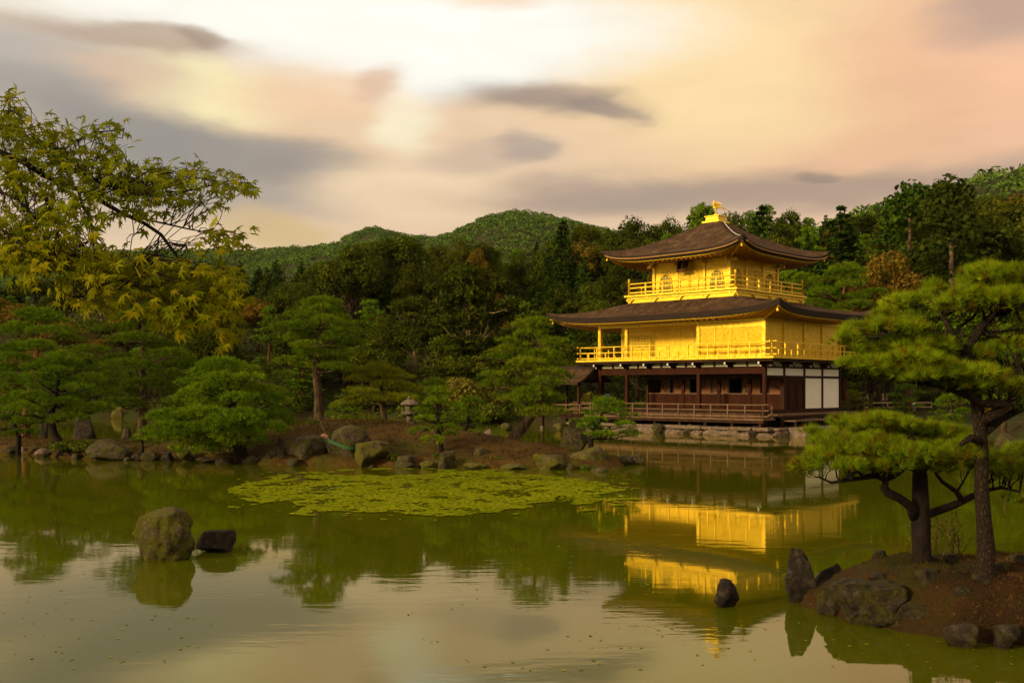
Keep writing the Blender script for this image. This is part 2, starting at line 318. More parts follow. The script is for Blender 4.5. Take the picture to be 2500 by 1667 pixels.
M['rock_pale'] = rock_mat('pale_pinkish_stone', (.085, .056, .036), (.18, .125, .085), (.29, .22, .155), (.10, .09, .02), .54, .68)
M['stone_grey'] = mat('worn_lantern_granite', [(.3, (.06, .045, .03)), (.7, (.19, .15, .105))], 8, .9, bump=.7, bscale=25, spec=.15)
def ground_mat(name, a, b, c, speck, moss):
    m, t, p = mat_base(name)
    n = noise_node(t, .9, 8, .65); r = ramp_node(t, [(.3, a), (.5, b), (.7, c)]); t.links.new(n.outputs['Fac'], r.inputs[0])
    n2 = noise_node(t, 16, 3, .7); s = ramp_node(t, [(.60, (0, 0, 0)), (.70, (1, 1, 1))]); t.links.new(n2.outputs['Fac'], s.inputs[0])
    x = t.nodes.new('ShaderNodeMix'); x.data_type = 'RGBA'; t.links.new(s.outputs[0], x.inputs[0]); t.links.new(r.outputs[0], x.inputs[6]); x.inputs[7].default_value = (*speck, 1)
    n3 = noise_node(t, .55, 5, .6); s3 = ramp_node(t, [(.50, (0, 0, 0)), (.62, (1, 1, 1))]); t.links.new(n3.outputs['Fac'], s3.inputs[0])
    x2 = t.nodes.new('ShaderNodeMix'); x2.data_type = 'RGBA'; t.links.new(s3.outputs[0], x2.inputs[0]); t.links.new(x.outputs[2], x2.inputs[6]); x2.inputs[7].default_value = (*moss, 1)
    t.links.new(x2.outputs[2], p.inputs['Base Color']); p.inputs['Roughness'].default_value = .95; p.inputs['Specular IOR Level'].default_value = .1
    nb = noise_node(t, 9, 6, .7); b = t.nodes.new('ShaderNodeBump'); b.inputs['Strength'].default_value = .9; b.inputs['Distance'].default_value = .06
    t.links.new(nb.outputs['Fac'], b.inputs['Height']); t.links.new(b.outputs[0], p.inputs['Normal'])
    return m
M['needle_floor'] = ground_mat('pine_needle_ground', (.032, .017, .004), (.060, .033, .006), (.098, .056, .010), (.21, .14, .045), (.055, .048, .006))
M['islet_floor'] = ground_mat('islet_ground', (.012, .007, .003), (.028, .014, .005), (.055, .026, .007), (.09, .05, .013), (.030, .027, .004))
M['forest_floor'] = ground_mat('forest_ground', (.02, .016, .005), (.035, .03, .008), (.05, .042, .010), (.06, .045, .012), (.03, .04, .006))
def water_mat():
    m, t, p = mat_base('green_pond_water')
    p.inputs['Base Color'].default_value = (.072, .080, .001, 1); p.inputs['Roughness'].default_value = .035; p.inputs['IOR'].default_value = 1.42
    n = noise_node(t, 3.0, 3, .5, stretch=(.55, 1.5, 1)); n2 = noise_node(t, .5, 2, .5)
    r2 = ramp_node(t, [(.42, (.10, .10, .10)), (.62, (1, 1, 1))]); t.links.new(n2.outputs['Fac'], r2.inputs[0])
    b = t.nodes.new('ShaderNodeBump'); b.inputs['Distance'].default_value = .012
    ml = t.nodes.new('ShaderNodeMath'); ml.operation = 'MULTIPLY'; ml.inputs[1].default_value = .20; t.links.new(r2.outputs[0], ml.inputs[0]); t.links.new(ml.outputs[0], b.inputs['Strength'])
    t.links.new(n.outputs['Fac'], b.inputs['Height'])
    # murky green body; a warm tint is put into the reflection colour
    df = t.nodes.new('ShaderNodeBsdfDiffuse'); df.inputs['Color'].default_value = (.062, .073, .0008, 1)
    gl = t.nodes.new('ShaderNodeBsdfGlossy'); gl.inputs['Color'].default_value = (1.0, .94, .78, 1); gl.inputs['Roughness'].default_value = .03
    fr_ = t.nodes.new('ShaderNodeFresnel'); fr_.inputs['IOR'].default_value = 1.62; mx = t.nodes.new('ShaderNodeMixShader')
    for q in (df, gl, fr_): t.links.new(b.outputs[0], q.inputs['Normal'])
    t.links.new(fr_.outputs[0], mx.inputs[0]); t.links.new(df.outputs[0], mx.inputs[1]); t.links.new(gl.outputs[0], mx.inputs[2]); t.links.new(mx.outputs[0], t.nodes['Material Output'].inputs['Surface'])
    return m
M['water'] = water_mat()
M['pine_near'] = fol_mat('near_pine_needles', (.15, .09, .006), (.145, .235, .005), (.33, .40, .009), .3, .06)
M['pine'] = fol_mat('pine_needles', (.044, .080, .003), (.096, .172, .004), (.21, .27, .006), .25, .16)
M['pine_yellow'] = fol_mat('yellowing_pine_needles', (.085, .092, .004), (.155, .172, .006), (.25, .245, .008), .25, .12)
M['broad'] = fol_mat('broad_leaves', (.024, .034, .002), (.052, .068, .003), (.110, .120, .005), .25, .38)
M['broad_brown'] = fol_mat('browning_broad_leaves', (.07, .050, .006), (.135, .092, .008), (.21, .15, .012), .25, .3)
M['conifer'] = fol_mat('cedar_foliage', (.015, .028, .002), (.032, .057, .003), (.068, .094, .005), .2, .35)
M['pale_leaf'] = fol_mat('pale_yellow_green_leaves', (.08, .07, .010), (.16, .145, .016), (.24, .21, .028), .3, .1)
M['shrub'] = fol_mat('shrub_leaves', (.035, .055, .006), (.075, .105, .008), (.14, .155, .012), .25, .2)
M['far'] = fol_mat('hazed_far_foliage', (.054, .098, .014), (.084, .146, .018), (.125, .185, .022), .2, 0)  # lighter, bluer greens: distance haze is put into the leaf colour
M['reed'] = fol_mat('reed_blades', (.07, .10, .01), (.13, .17, .012), (.22, .24, .02), .35, .1)
M['lily'] = fol_mat('lily_pad_leaves', (.085, .11, .004), (.17, .20, .005), (.265, .28, .010), .05, 0, .8, 0.0)
M['maple'] = fol_mat('maple_leaves', (.125, .16, .004), (.225, .25, .005), (.39, .34, .008), .55, .12, .7)

# ------------------------------------------------------------------ the setting: ground, hills, pond, islands
def fbm(x, y, s=1.0, o=4, seed=0.0):
    """cheap smooth value noise for arrays"""
    out = np.zeros(np.broadcast(x, y).shape); amp = 1.0; tot = 0
    for i in range(o):
        f = s*2**i; xs = x*f+seed*17.3+i*5.1; ys = y*f-seed*9.7+i*3.7
        xi = np.floor(xs); yi = np.floor(ys); u = xs-xi; v = ys-yi; u = u*u*(3-2*u); v = v*v*(3-2*v)
        h = lambda a, b: np.modf(np.abs(np.sin(a*127.1+b*311.7)*43758.5453))[0]
        out += amp*((h(xi, yi)*(1-u)+h(xi+1, yi)*u)*(1-v)+(h(xi, yi+1)*(1-u)+h(xi+1, yi+1)*u)*v); tot += amp; amp *= .5
    return out/tot*2-1
def sdf(poly, x, y):
    """distance to a polygon's edge, positive inside"""
    p = np.array(poly, float); d = np.full(x.shape, 1e9); ins = np.zeros(x.shape, bool)
    for i in range(len(p)):
        a = p[i]; b = p[(i+1) % len(p)]; e_ = b-a; L2 = max(e_@e_, 1e-9)
        t = np.clip(((x-a[0])*e_[0]+(y-a[1])*e_[1])/L2, 0, 1)
        d = np.minimum(d, np.hypot(x-a[0]-t*e_[0], y-a[1]-t*e_[1]))
        c = ((a[1] > y) != (b[1] > y)); 
        with np.errstate(divide='ignore', invalid='ignore'):
            xc = (b[0]-a[0])*(y-a[1])/(b[1]-a[1]+1e-12)+a[0]
        ins ^= c & (x < xc)
    return np.where(ins, d, -d)
def sm(a, b, x): t = np.clip((x-a)/(b-a), 0, 1); return t*t*(3-2*t)
PAV_C = (12.9, 63.0); PAV_R = R(46)
def pav(x, y):
    c, s = math.cos(PAV_R), math.sin(PAV_R); return (PAV_C[0]+x*c-y*s, PAV_C[1]+x*s+y*c)
FAR_SHORE = [(-160, 100), (-70, 92), (-40, 88), (-20, 86), (-12, 84), (-6, 78), (-2, 72.5), (2.2, 71), (3.0, 66), pav(-5.6, 6.4), pav(-5.6, -7.0), pav(3.0, -7.2), (24, 61), (27, 66), (29, 66), (27.5, 58), (23, 47), (20.5, 40), (21, 33), (30, 26), (60, 18), (160, 10)]
FAR_LAND = FAR_SHORE + [(900, 0), (900, 1600), (-900, 1600), (-900, 120)]
NEAR_LAND = [(-160, 8), (-40, 7), (-9, 6.6), (-3, 6.2), (4, 6.0), (10, 5.6), (30, 4), (160, -5), (160, -120), (-160, -120)]
# ridge lines of the far hills: (photo column, row) at a distance
def ridge(pts, d): return np.array([[(px/0.9408-CX)/F*d, CH+(HY-py/0.9408)/F*d] for px, py in pts])
HILLS = [(560.0, 210.0, ridge([(-900, 640), (400, 640), (640, 605), (740, 578), (930, 552), (1010, 548), (1050, 535), (1100, 507), (1190, 489), (1250, 499), (1330, 518), (1450, 545), (1700, 600), (2600, 640)], 560)),
         (760.0, 200.0, ridge([(-900, 600), (560, 580), (640, 576), (700, 574), (770, 565), (815, 540), (860, 526), (905, 538), (960, 552), (1100, 580), (2600, 620)], 760)),
         (330.0, 150.0, ridge([(-900, 700), (1500, 660), (1800, 560), (1960, 505), (2080, 470), (2200, 432), (2300, 405), (2360, 398), (2500, 380), (2800, 360), (3600, 380)], 330))]
def ground_z(x, y):
    x = np.asarray(x, float); y = np.asarray(y, float)
    d1 = sdf(FAR_LAND, x, y); d2 = sdf(NEAR_LAND, x, y); d = np.maximum(d1, d2)
    z = np.where(d < 0, -0.25-.9*sm(0, -6, d), -.25+.95*sm(0, 1.6, d))
    z = z + np.where(d2 > 0, .45*sm(1, 4, d2), 0)
    hill = 13.0*np.clip((y-80)/62, 0, 1)**1.25 + 8*sm(140, 260, y) + 7*sm(25, 60, x)*sm(85, 150, y)
    hill = hill*sm(0, 10, d1)
    h = hill
    for dr, w, r in HILLS:
        zr = np.interp(x*dr/np.maximum(y, 60), r[:, 0], r[:, 1])
        h = np.maximum(h, np.where(y < dr, (zr-1)*y/dr, zr-1)*np.exp(-((y-dr)/w)**2)*sm(0, 30, d1))
    return z + h + .12*fbm(x, y, .35, 3)*(d > 0) + 1.5*fbm(x, y, .03, 3)*sm(110, 160, y)
gx = np.concatenate([np.linspace(-900, -120, 60), np.linspace(-117, 120, 200)[1:], np.linspace(123, 900, 60)])
gy = np.concatenate([np.linspace(-120, 0, 20), np.linspace(1, 150, 180), np.linspace(153, 1600, 160)])
GX, GY = np.meshgrid(gx, gy); GZ = ground_z(GX, GY)
def grid_faces(ny, nx):
    i = np.arange(ny*nx).reshape(ny, nx); return np.stack([i[:-1, :-1], i[:-1, 1:], i[1:, 1:], i[1:, :-1]], -1).reshape(-1, 4)
g = mesh_np('ground', np.stack([GX, GY, GZ], -1).reshape(-1, 3), grid_faces(*GX.shape), M['forest_floor'], smooth=True)
tag(g, 'wooded banks and hills around the pond', 'ground', kind='structure')
wv = MB(); wv.add([(-420, -60, 0), (420, -60, 0), (420, 160, 0), (-420, 160, 0)], [(0, 1, 2, 3)])
tag(wv.build('pond_water', M['water']), 'still green pond reflecting the trees and the golden pavilion', 'water', kind='structure')

ISLAND = [(-30, 41), (-24, 41.5), (-20.8, 40.8), (-17.5, 38.2), (-15.6, 36.9), (-12.5, 36.6), (-10.3, 35.8), (-8.6, 34.6), (-6.6, 34.0), (-4.8, 33.7), (-2.6, 33.3), (-.6, 33.0), (1.2, 32.8), (2.6, 32.7), (3.6, 33.4), (4.0, 34.6),
          (3.4, 36.4), (2.2, 38.2), (.6, 39.8), (-1.0, 41.5), (-2.4, 44.5), (-4.6, 47.5), (-8, 48.5), (-11.5, 47.2), (-14.5, 43.8), (-18, 44.5), (-22, 46.5), (-30, 47)]
def island_z(x, y):
    d = sdf(ISLAND, x, y); rz = np.interp(x, [-24, -18, -14, -11, -8, -5, -3, 0, 2, 4], [.62, .62, .62, .85, 1.25, 1.32, 1.2, .95, .85, .6])
    z = np.where(d < 0, -.1+.25*d, -.1+.38*sm(0, .35, d)) + (rz-.28)*sm(.1, 4.0, d)
    return z + .05*fbm(x, y, .9, 4, 3)*(d > 0)
def height_patch(name, fn, x0, x1, y0, y1, step, mt):
    xs = np.arange(x0, x1+step, step); ys = np.arange(y0, y1+step, step); X, Y = np.meshgrid(xs, ys); Z = fn(X, Y)
    Fa = grid_faces(*X.shape); keep = (Z.reshape(-1)[Fa].max(1) > -.9); V = np.stack([X, Y, Z], -1).reshape(-1, 3)
    Fa = Fa[keep]; used = np.unique(Fa); mp = np.full(len(V), -1); mp[used] = np.arange(len(used))
    return mesh_np(name, V[used], mp[Fa], mt, smooth=True)
tag(height_patch('island', island_z, -33, 7.5, 29.5, 51.5, .22, M['needle_floor']), 'low island covered in brown pine needles', 'island', kind='structure')
ISLET = [(3.55, 12.35), (3.75, 11.95), (4.0, 11.35), (4.3, 10.95), (4.75, 10.6), (5.4, 10.3), (7, 9.9), (8.6, 10.6), (8.6, 13.2), (7.2, 13.6), (5.6, 13.3), (4.6, 13.0), (3.8, 12.8)]
def islet_z(x, y):
    d = sdf(ISLET, x, y)
    z = np.where(d < 0, -.06+.5*d, -.06+.16*sm(0, .12, d)) + .46*sm(.02, .75, d)
    return z + .16*np.abs(fbm(x, y, 1.5, 5, 5))*(d > 0)
tag(height_patch('islet', islet_z, 2.6, 9.6, 9.0, 14.4, .05, M['islet_floor']), 'small rocky islet covered in rust brown needles', 'islet', kind='structure')
def gz(x, y):
    """top of whatever ground lies at x, y (water level if none)"""
    a = np.array([float(x)]); b = np.array([float(y)])
    return float(max(0.0, ground_z(a, b)[0] if (y > 52 or y < 8 or x > 10) else -1, island_z(a, b)[0] if 28 < y < 52 else -1, islet_z(a, b)[0] if 9 < y < 14.5 and x > 2 else -1))

# ------------------------------------------------------------------ far woods on the hills (one mass)
def leaf_quads(c, n, s, rng, fold=.0):
    """diamond leaves at points c with normals n, size s"""
    n = n/np.maximum(np.linalg.norm(n, axis=1, keepdims=True), 1e-6)
    r = rng.normal(size=c.shape); a = np.cross(n, r); a /= np.maximum(np.linalg.norm(a, axis=1, keepdims=True), 1e-6); b = np.cross(n, a)
    s = np.asarray(s).reshape(-1, 1)*np.ones((len(c), 1)); w = .62
    V = np.stack([c-a*s, c-b*s*w, c+a*s, c+b*s*w], 1).reshape(-1, 3)
    return V, np.arange(len(c)*4).reshape(-1, 4)
def clump_template(rng, k, r=1.0, flat=.75):
    u = rng.normal(size=(k, 3)); u /= np.linalg.norm(u, axis=1, keepdims=True); u[:, 2] = np.abs(u[:, 2])*1.0-.15
    c = u*np.array([r, r, r*flat])*(.75+.3*rng.rand(k, 1)); nn = u+rng.normal(size=(k, 3))*.45
    return leaf_quads(c, nn, r*(.19+.11*rng.rand(k)), rng)
rng = np.random.RandomState(5)
temps = [clump_template(rng, 27) for _ in range(4)]
allV = []; allT = []
def scatter(n, yr, xr_fn, size, accept):
    cnt = 0
    ys = yr[0]+(yr[1]-yr[0])*rng.rand(n*4); xs = (rng.rand(n*4)*2-1)*xr_fn(ys); zs = ground_z(xs, ys)
    for x, y, z in zip(xs, ys, zs):
        if cnt >= n: break
        if not accept(x, y, z): continue
        V, _ = temps[rng.randint(4)]; s = size*(.7+.6*rng.rand()); a = rng.rand()*6.28; ca, sa = math.cos(a), math.sin(a)
        W = V.copy()*s; W = np.stack([W[:, 0]*ca-W[:, 1]*sa, W[:, 0]*sa+W[:, 1]*ca, W[:, 2]*(.7+.5*rng.rand())], 1)+np.array([x, y, z+s*.45])
        allV.append(W); t_ = np.clip(.45+.16*rng.normal(), 0, 1); allT.append(np.clip(t_+.2*rng.normal(size=len(V)//4), 0, 1).repeat(4)); cnt += 1
def seen(x, y, z):
    px = CX+F*x/y; return -150 < px < 2650 and z > 4
scatter(1500, (165, 330), lambda y: .56*y, 3.2, lambda x, y, z: seen(x, y, z))
scatter(10500, (330, 600), lambda y: .56*y, 2.3, lambda x, y, z: seen(x, y, z) and z > 18)
scatter(4600, (600, 790), lambda y: .5*y, 2.8, lambda x, y, z: seen(x, y, z) and z > 60 and x < 60)
W = np.concatenate(allV); o = mesh_np('distant_forest', W, np.arange(len(W)).reshape(-1, 4), M['far'], tint=np.concatenate(allT))
tag(o, 'green woods covering the distant hills behind the pond', 'forest', kind='stuff')

# ------------------------------------------------------------------ lily pads and duckweed sheet
def lily():
    rng = np.random.RandomState(11)
    y = 20+rng.rand(110000)*13.2
    px = 560+rng.rand(110000)*1000; x = (px-CX)/F*y
    # outline of the floating patch: lens between two rows of the photograph, ragged rim
    py = HY+CH*F/y
    cx, cyy = 1030, 1202; t = ((px-cx)/440)**2+((py-cyy)/50)**2
    tail = (((px-1380)/150)**2+((py-1196)/14)**2)
    n = fbm(x*1.0, y*.55, .9, 4, 2)
    keep = np.minimum(t, tail) < 1+.75*n
    gaps = (fbm(x, y*.7, 2.2, 3, 8) > .27) | (fbm(x*.8, y*.5, .8, 4, 3) > .46)
    keep &= ~gaps | (rng.rand(len(x)) < .12)
    strays = ((rng.rand(len(x)) < .004) & (np.minimum(t, tail) < 1.9)) | ((fbm(x*1.3, y*.8, 1.0, 3, 6) > .42) & (np.minimum(t, tail) < 1.7))
    k = np.where(keep | strays)[0][:30000]
    m = 7; ang = np.linspace(.25, 2*math.pi-.25, m)
    r = .022+.045*rng.rand(len(k))**1.5; rot = rng.rand(len(k))*6.28; tilt = rng.normal(size=(len(k), 2))*.02
    V = np.zeros((len(k), m+1, 3)); V[:, 0, 0] = x[k]; V[:, 0, 1] = y[k]; V[:, 0, 2] = .012
    for j in range(m):
        dx = r*np.cos(ang[j]+rot); dy = r*np.sin(ang[j]+rot)
        V[:, j+1, 0] = x[k]+dx; V[:, j+1, 1] = y[k]+dy; V[:, j+1, 2] = .012+dx*tilt[:, 0]+dy*tilt[:, 1]
    V[:, :, 2] += (rng.rand(len(k), 1)*.006)
    base = np.arange(len(k))[:, None, None]*(m+1)
    tri = np.array([[0, j+1, j+2] for j in range(m-1)])[None]; Fa = (base+tri).reshape(-1, 3)
    tt = np.clip(.5+.25*fbm(x[k], y[k], .6, 3, 4)+.2*rng.normal(size=len(k)), 0, 1).repeat(m+1)
    tag(mesh_np('lily_pads', V.reshape(-1, 3), Fa, M['lily'], tint=tt), 'patch of small yellow green lily pads floating on the pond', 'lily pads', kind='stuff')
lily()

def flecks():
    rng = np.random.RandomState(31); n = 900; y = 9.5+22*rng.rand(n)**1.3; x = (rng.rand(n)*2-1)*.52*y; k = fbm(x, y*.5, .35, 3, 9) > .05; x, y = x[k], y[k]
    c = np.stack([x, y, np.full(len(x), .006)], 1); V, Fa = leaf_quads(c, np.array([0, 0, 1.0])+.05*rng.normal(size=c.shape), .012+.022*rng.rand(len(x)), rng)
    tag(mesh_np('floating_leaves', V, Fa, M['lily'], tint=np.clip(.5+.25*rng.normal(size=len(x)), 0, 1).repeat(4)), 'tiny fallen leaves and scum floating on the pond', 'leaf litter', kind='stuff')
flecks()

# ------------------------------------------------------------------ rocks
def rock_mesh(name, sx, sy, sz, seed, cuts=13, sharp=.16, taper=0.0, lean=(0, 0), sub=4, flat=1.0):
    bm = bmesh.new(); bmesh.ops.create_icosphere(bm, subdivisions=sub, radius=1.0)
    rg = np.random.RandomState(seed); co = np.array([v.co[:] for v in bm.verts])
    for _ in range(cuts):
        n = rg.normal(size=3); n[2] = n[2]*.8+.15; n /= np.linalg.norm(n); dd = .50+.34*rg.rand()
        over = np.maximum(co@n-dd, 0)[:, None]; co = co-over*n*.97
    off = Vector(rg.rand(3)*50)
    for i, c in enumerate(co):
        v = Vector(c); f = mnoise.fractal(v*1.3+off, 1.0, 2.0, 3)*sharp + mnoise.ridged_multi_fractal(v*2.6+off, .9, 2.1, 4, .9, 2.0)*sharp*.30 + mnoise.fractal(v*9+off, .8, 2.0, 3)*sharp*.22
        co[i] = c*(1+f)
    mn, mx_ = co.min(0), co.max(0); co = (co-(mn+mx_)/2)/((mx_-mn)/2)
    if flat < 1: top = flat*(1+.10*co[:, 0]); co[:, 2] = np.where(co[:, 2] > top, top+(co[:, 2]-top)*.22, co[:, 2]); co[:, 2] = (co[:, 2]-co[:, 2].min())/(co[:, 2].max()-co[:, 2].min())*2-1
    zz = (co[:, 2]+1)/2; k = 1-taper*zz
    co[:, 0] *= k; co[:, 1] *= k; co[:, 0] += lean[0]*zz; co[:, 1] += lean[1]*zz
    co *= np.array([sx/2, sy/2, sz/2]); co[:, 2] += sz/2
    for v, c in zip(bm.verts, co): v.co = c
    me = bpy.data.meshes.new(name); bm.to_mesh(me); bm.free()
    for p in me.polygons: p.use_smooth = True
    return me
ROCKS = []
def rock(px, py, w, h, d, label, mt='rock', seed=1, group=None, taper=.15, lean=(0, 0), dy=1.0, cuts=13, sharp=.17, cat='rock', sub=4, name='rock', sink=.2, flat=1.0):
    """px centre, py foot, w/h size in the photograph at distance d"""
    if d is None: d = DW(py)
    p = P(px, py, d); sx = w/F*d; hz = h/F*d; z0 = CH+(HY-py)/F*d
    g0 = gz(p.x, d+sx*dy*.4); drop = z0-g0
    if drop > .02: hz += drop; z0 = g0
    me = rock_mesh(name, sx, sx*dy, hz*(1+sink), seed, cuts, sharp, taper, lean, sub, flat); me.materials.append(M[mt])
    o = bpy.data.objects.new(name, me); C.objects.link(o); o.location = (p.x, d+sx*dy*.4, z0-hz*sink)
    tag(o, label, cat, group); ROCKS.append(o)
    return o
# stones standing in the open pond
rock(385, 1374, 156, 131, 15.4, 'tall upright boulder with yellow green lichen standing in open water', 'rock_moss', 4, taper=.12, sub=5, cuts=15, sharp=.24, dy=.85, flat=.3)
rock(516, 1347, 98, 50, 16.2, 'low dark block of stone beside the tall lichened boulder in the water', 'rock_dark', 8, taper=.12, sub=4, dy=.7, lean=(.12, 0), flat=.5)
rock(1780, 1488, 78, 70, 12.1, 'small pointed dark stone alone in the water near the pine islet', 'rock_dark', 21, taper=.45, sub=4)
# the pine islet
rock(1968, 1480, 98, 140, 12.35, 'steep dark slab of rock at the pointed end of the pine islet', 'rock_dark', 33, taper=.35, lean=(-.35, 0), sub=5, cuts=14, sharp=.17, dy=.8)
rock(2035, 1440, 96, 58, 12.6, 'low black stone tucked behind the steep dark slab on the islet', 'rock_dark', 37, sub=4)
rock(2048, 1506, 105, 84, 11.75, 'pale lichen speckled stone at the water beside the steep dark slab', 'rock_brown', 41, sub=4, dy=.8)
rock(2150, 1540, 280, 108, 11.15, 'broad rough boulder forming the front of the pine islet', 'rock_brown', 45, sub=5, dy=.75, taper=.35, sharp=.36, cuts=9, flat=.3)
rock(2290, 1564, 230, 84, 10.9, 'rusty weathered boulder set into the middle of the islet front', 'rock_brown', 47, sub=5, dy=.8, taper=.3, sharp=.3, flat=.4)
rock(2190, 1425, 110, 60, 12.2, 'rounded mossy stone behind the forked pine trunk on the islet', 'rock_brown', 49, sub=4)
rock(2362, 1590, 92, 60, 10.25, 'squarish pale brown stone standing in the water below the islet', 'rock_brown', 51, sub=4, taper=.08, cuts=16, sharp=.1, flat=.5)
rock(2478, 1590, 76, 58, 10.2, 'pale brown stone at the water beside the squarish one below the islet', 'rock_brown', 53, sub=4, taper=.1, flat=.5)
rock(2465, 1475, 150, 96, 11.3, 'large grey stone beside the straight pine trunk on the islet', 'rock_brown', 57, sub=4, taper=.25)
rg = np.random.RandomState(12)
for i, (a, b, c) in enumerate([(4.35, 11.7, 60), (4.75, 11.25, 84), (5.0, 11.8, 50), (5.25, 11.0, 70), (5.6, 11.4, 54), (4.55, 12.2, 46), (5.95, 10.85, 66), (6.0, 11.7, 56), (4.98, 10.95, 62), (5.35, 12.1, 50)]):
    zz_ = gz(a, b); rock(CX+F*a/b, HY+(CH-zz_)*F/b, c, c*.34, b, 'low brown stone embedded in the needles on top of the islet', 'rock_brown', 61+i*7, 'stones embedded in the islet top', .3, dy=.9, sharp=.28, sub=3, flat=.4, sink=.6)
# island shore: the big ones first
rock(846, 1134, 124, 96, 34.0, 'large rounded boulder with a green band round its middle', 'rock', 61, sub=4, taper=.12, dy=.8, sharp=.12, flat=.35)
rock(748, 1133, 104, 70, 34.4, 'brown rounded boulder left of the boulder with the green band', 'rock', 63, taper=.2, flat=.5)
rock(900, 1139, 100, 62, 33.5, 'flat topped mossy boulder in front of the boulder with the green band', 'rock_moss', 65, sub=4, taper=.05, cuts=12, flat=.3)
rock(660, 1131, 44, 32, 34.9, 'small rough stone at the foot of the bushy shore pine', 'rock', 67)
rock(685, 1133, 26, 66, 34.7, 'narrow black upright stone between the bushy pine and the boulders', 'rock_dark', 69, taper=.3)
rock(990, 1143, 48, 30, 33.2, 'square brown stone block at the water by the small shore pine', 'rock', 71, taper=.1, cuts=16, flat=.4)
rock(1043, 1143, 48, 19, 33.2, 'low moss covered stone between the square block and the upright block', 'rock_moss', 73)
rock(1090, 1146, 44, 46, 33.0, 'upright grey stone block standing at the water below the small shore pine', 'rock', 75, taper=.05, cuts=16, sharp=.08, flat=.4)
rock(1160, 1146, 64, 16, 32.9, 'flat mossy edging slab right of the upright stone block', 'rock_moss', 77, taper=.05)
rock(1180, 1129, 50, 38, 34.0, 'tilted grey stone leaning on the slope among small ferns', 'rock', 79, taper=.3, lean=(-.3, 0))
rock(1256, 1152, 88, 19, 32.6, 'long flat edging stone along the waterline of the island', 'rock_moss', 81, taper=.03)
rock(1343, 1153, 96, 44, 32.5, 'low mossy dome shaped boulder at the water of the island end', 'rock_moss', 83, sub=4)
rock(1444, 1150, 122, 58, 33.2, 'broad smooth mossy boulder below the pine on the island tip', 'rock_moss', 85, sub=4, taper=.25)
rock(1466, 1163, 50, 24, 31.6, 'small knobbly stone in the water before the broad mossy boulder', 'rock', 87)
rock(1522, 1136, 54, 28, 34.5, 'dark low stone at the outermost tip of the island', 'rock', 89)
rock(1552, 1135, 48, 27, 34.7, 'pale pointed stone ending the island tip over the water', 'rock', 91, taper=.2, lean=(.3, 0))
rock(1398, 1090, 86, 62, 36.3, 'dark sloping wedge of rock beside the pine on the island tip', 'rock', 93, taper=.4, lean=(.35, 0), sub=4)
rock(252, 1126, 132, 52, 36.6, 'broad grey brown boulder on the shore beside the tiny pine', 'rock', 95, sub=4, taper=.2)
rock(97, 1117, 52, 22, 38.6, 'round pinkish stone at the water beside the clipped spreading shrub', 'rock_pale', 97)
rock(20, 1110, 54, 22, 40.0, 'low grey stone at the water below the dark young pine', 'rock', 99)
rock(55, 1110, 24, 20, 40.0, 'small pale upright stone next to the low grey stone on the shore', 'rock_pale', 101)
rock(446, 1124, 50, 38, 36.0, 'lichened lump of rock under the lowest boughs of the bushy pine', 'rock_moss', 103)
rock(404, 1124, 34, 24, 36.2, 'dark stone between the tiny pine and the bushy pine', 'rock_dark', 105)
rock(500, 1129, 56, 13, 35.6, 'flat pale edging stone before the bushy shore pine', 'rock', 107)
rock(543, 1137, 36, 16, 34.8, 'small block shaped edging stone at the bushy pine trunk', 'rock', 109)
rock(332, 1122, 40, 16, 36.6, 'low dark stone at the foot of the tiny pine', 'rock_dark', 111)
rock(196, 1062, 72, 52, 44.5, 'tall dark rock behind the leaning young pine', 'rock_dark', 113, sub=3, taper=.25)
rock(303, 1066, 32, 26, 43.6, 'cone shaped brown stone at the back shore of the island', 'rock', 115, taper=.45)
rock(104, 1054, 26, 66, 45.0, 'slender standing stone behind the dark young pine', 'rock_dark', 117, taper=.2)
rock(284, 1021, 30, 32, 86.0, 'pale yellow lichened rock on the far shore beyond the back water', 'rock_moss', 119)
rock(1146, 1063, 24, 14, 42.0, 'small grey stone beside the reeds at the back shore', 'rock', 121)
rock(1192, 1064, 42, 17, 41.5, 'pale jagged stone at the back shore beside the leaning pine', 'rock_pale', 123)
rock(1235, 1052, 34, 20, 62.0, 'grey stone in the back water behind the leaning pine trunk', 'rock', 125)
rock(1372, 1049, 50, 18, 61.5, 'mossy stone in the water under the annex posts', 'rock_moss', 127)
for i, (a, b, c, e_) in enumerate([(1607, 1059, 34, 26), (1684, 1060, 32, 26), (1759, 1064, 30, 27), (1846, 1069, 42, 30), (1876, 1069, 26, 22), (1540, 1058, 30, 16)]):
    lab = ['rounded boulder set against the pavilion stone base', 'boulder below the deck railing at the pavilion base', 'upright brown boulder against the pavilion base under a deck post', 'large dark boulder at the corner of the pavilion stone base', 'smaller boulder next to the corner boulder of the pavilion base', 'low stone at the far end of the pavilion base near the annex'][i]
    rock(a, b, c, e_, [58.2, 57.3, 56.3, 54.3, 54.6, 59.5][i], lab, 'rock' if i != 3 else 'rock_dark', 131+i*2, taper=.25, dy=.8)
rock(2235, 1042, 30, 18, 70.0, 'bright pale stone on the far right shore behind the pines', 'rock_pale', 151)
rock(2218, 1043, 18, 9, 69.0, 'flat pale stone beside the bright one on the far right shore', 'rock_pale', 153)
rock(2475, 1106, 76, 48, 41.0, 'big lichened boulder on the right bank behind the islet pines', 'rock', 155, sub=4, taper=.15)
rock(2330, 1052, 34, 12, 62.0, 'low stone at the right bank below the clipped pines', 'rock', 157)
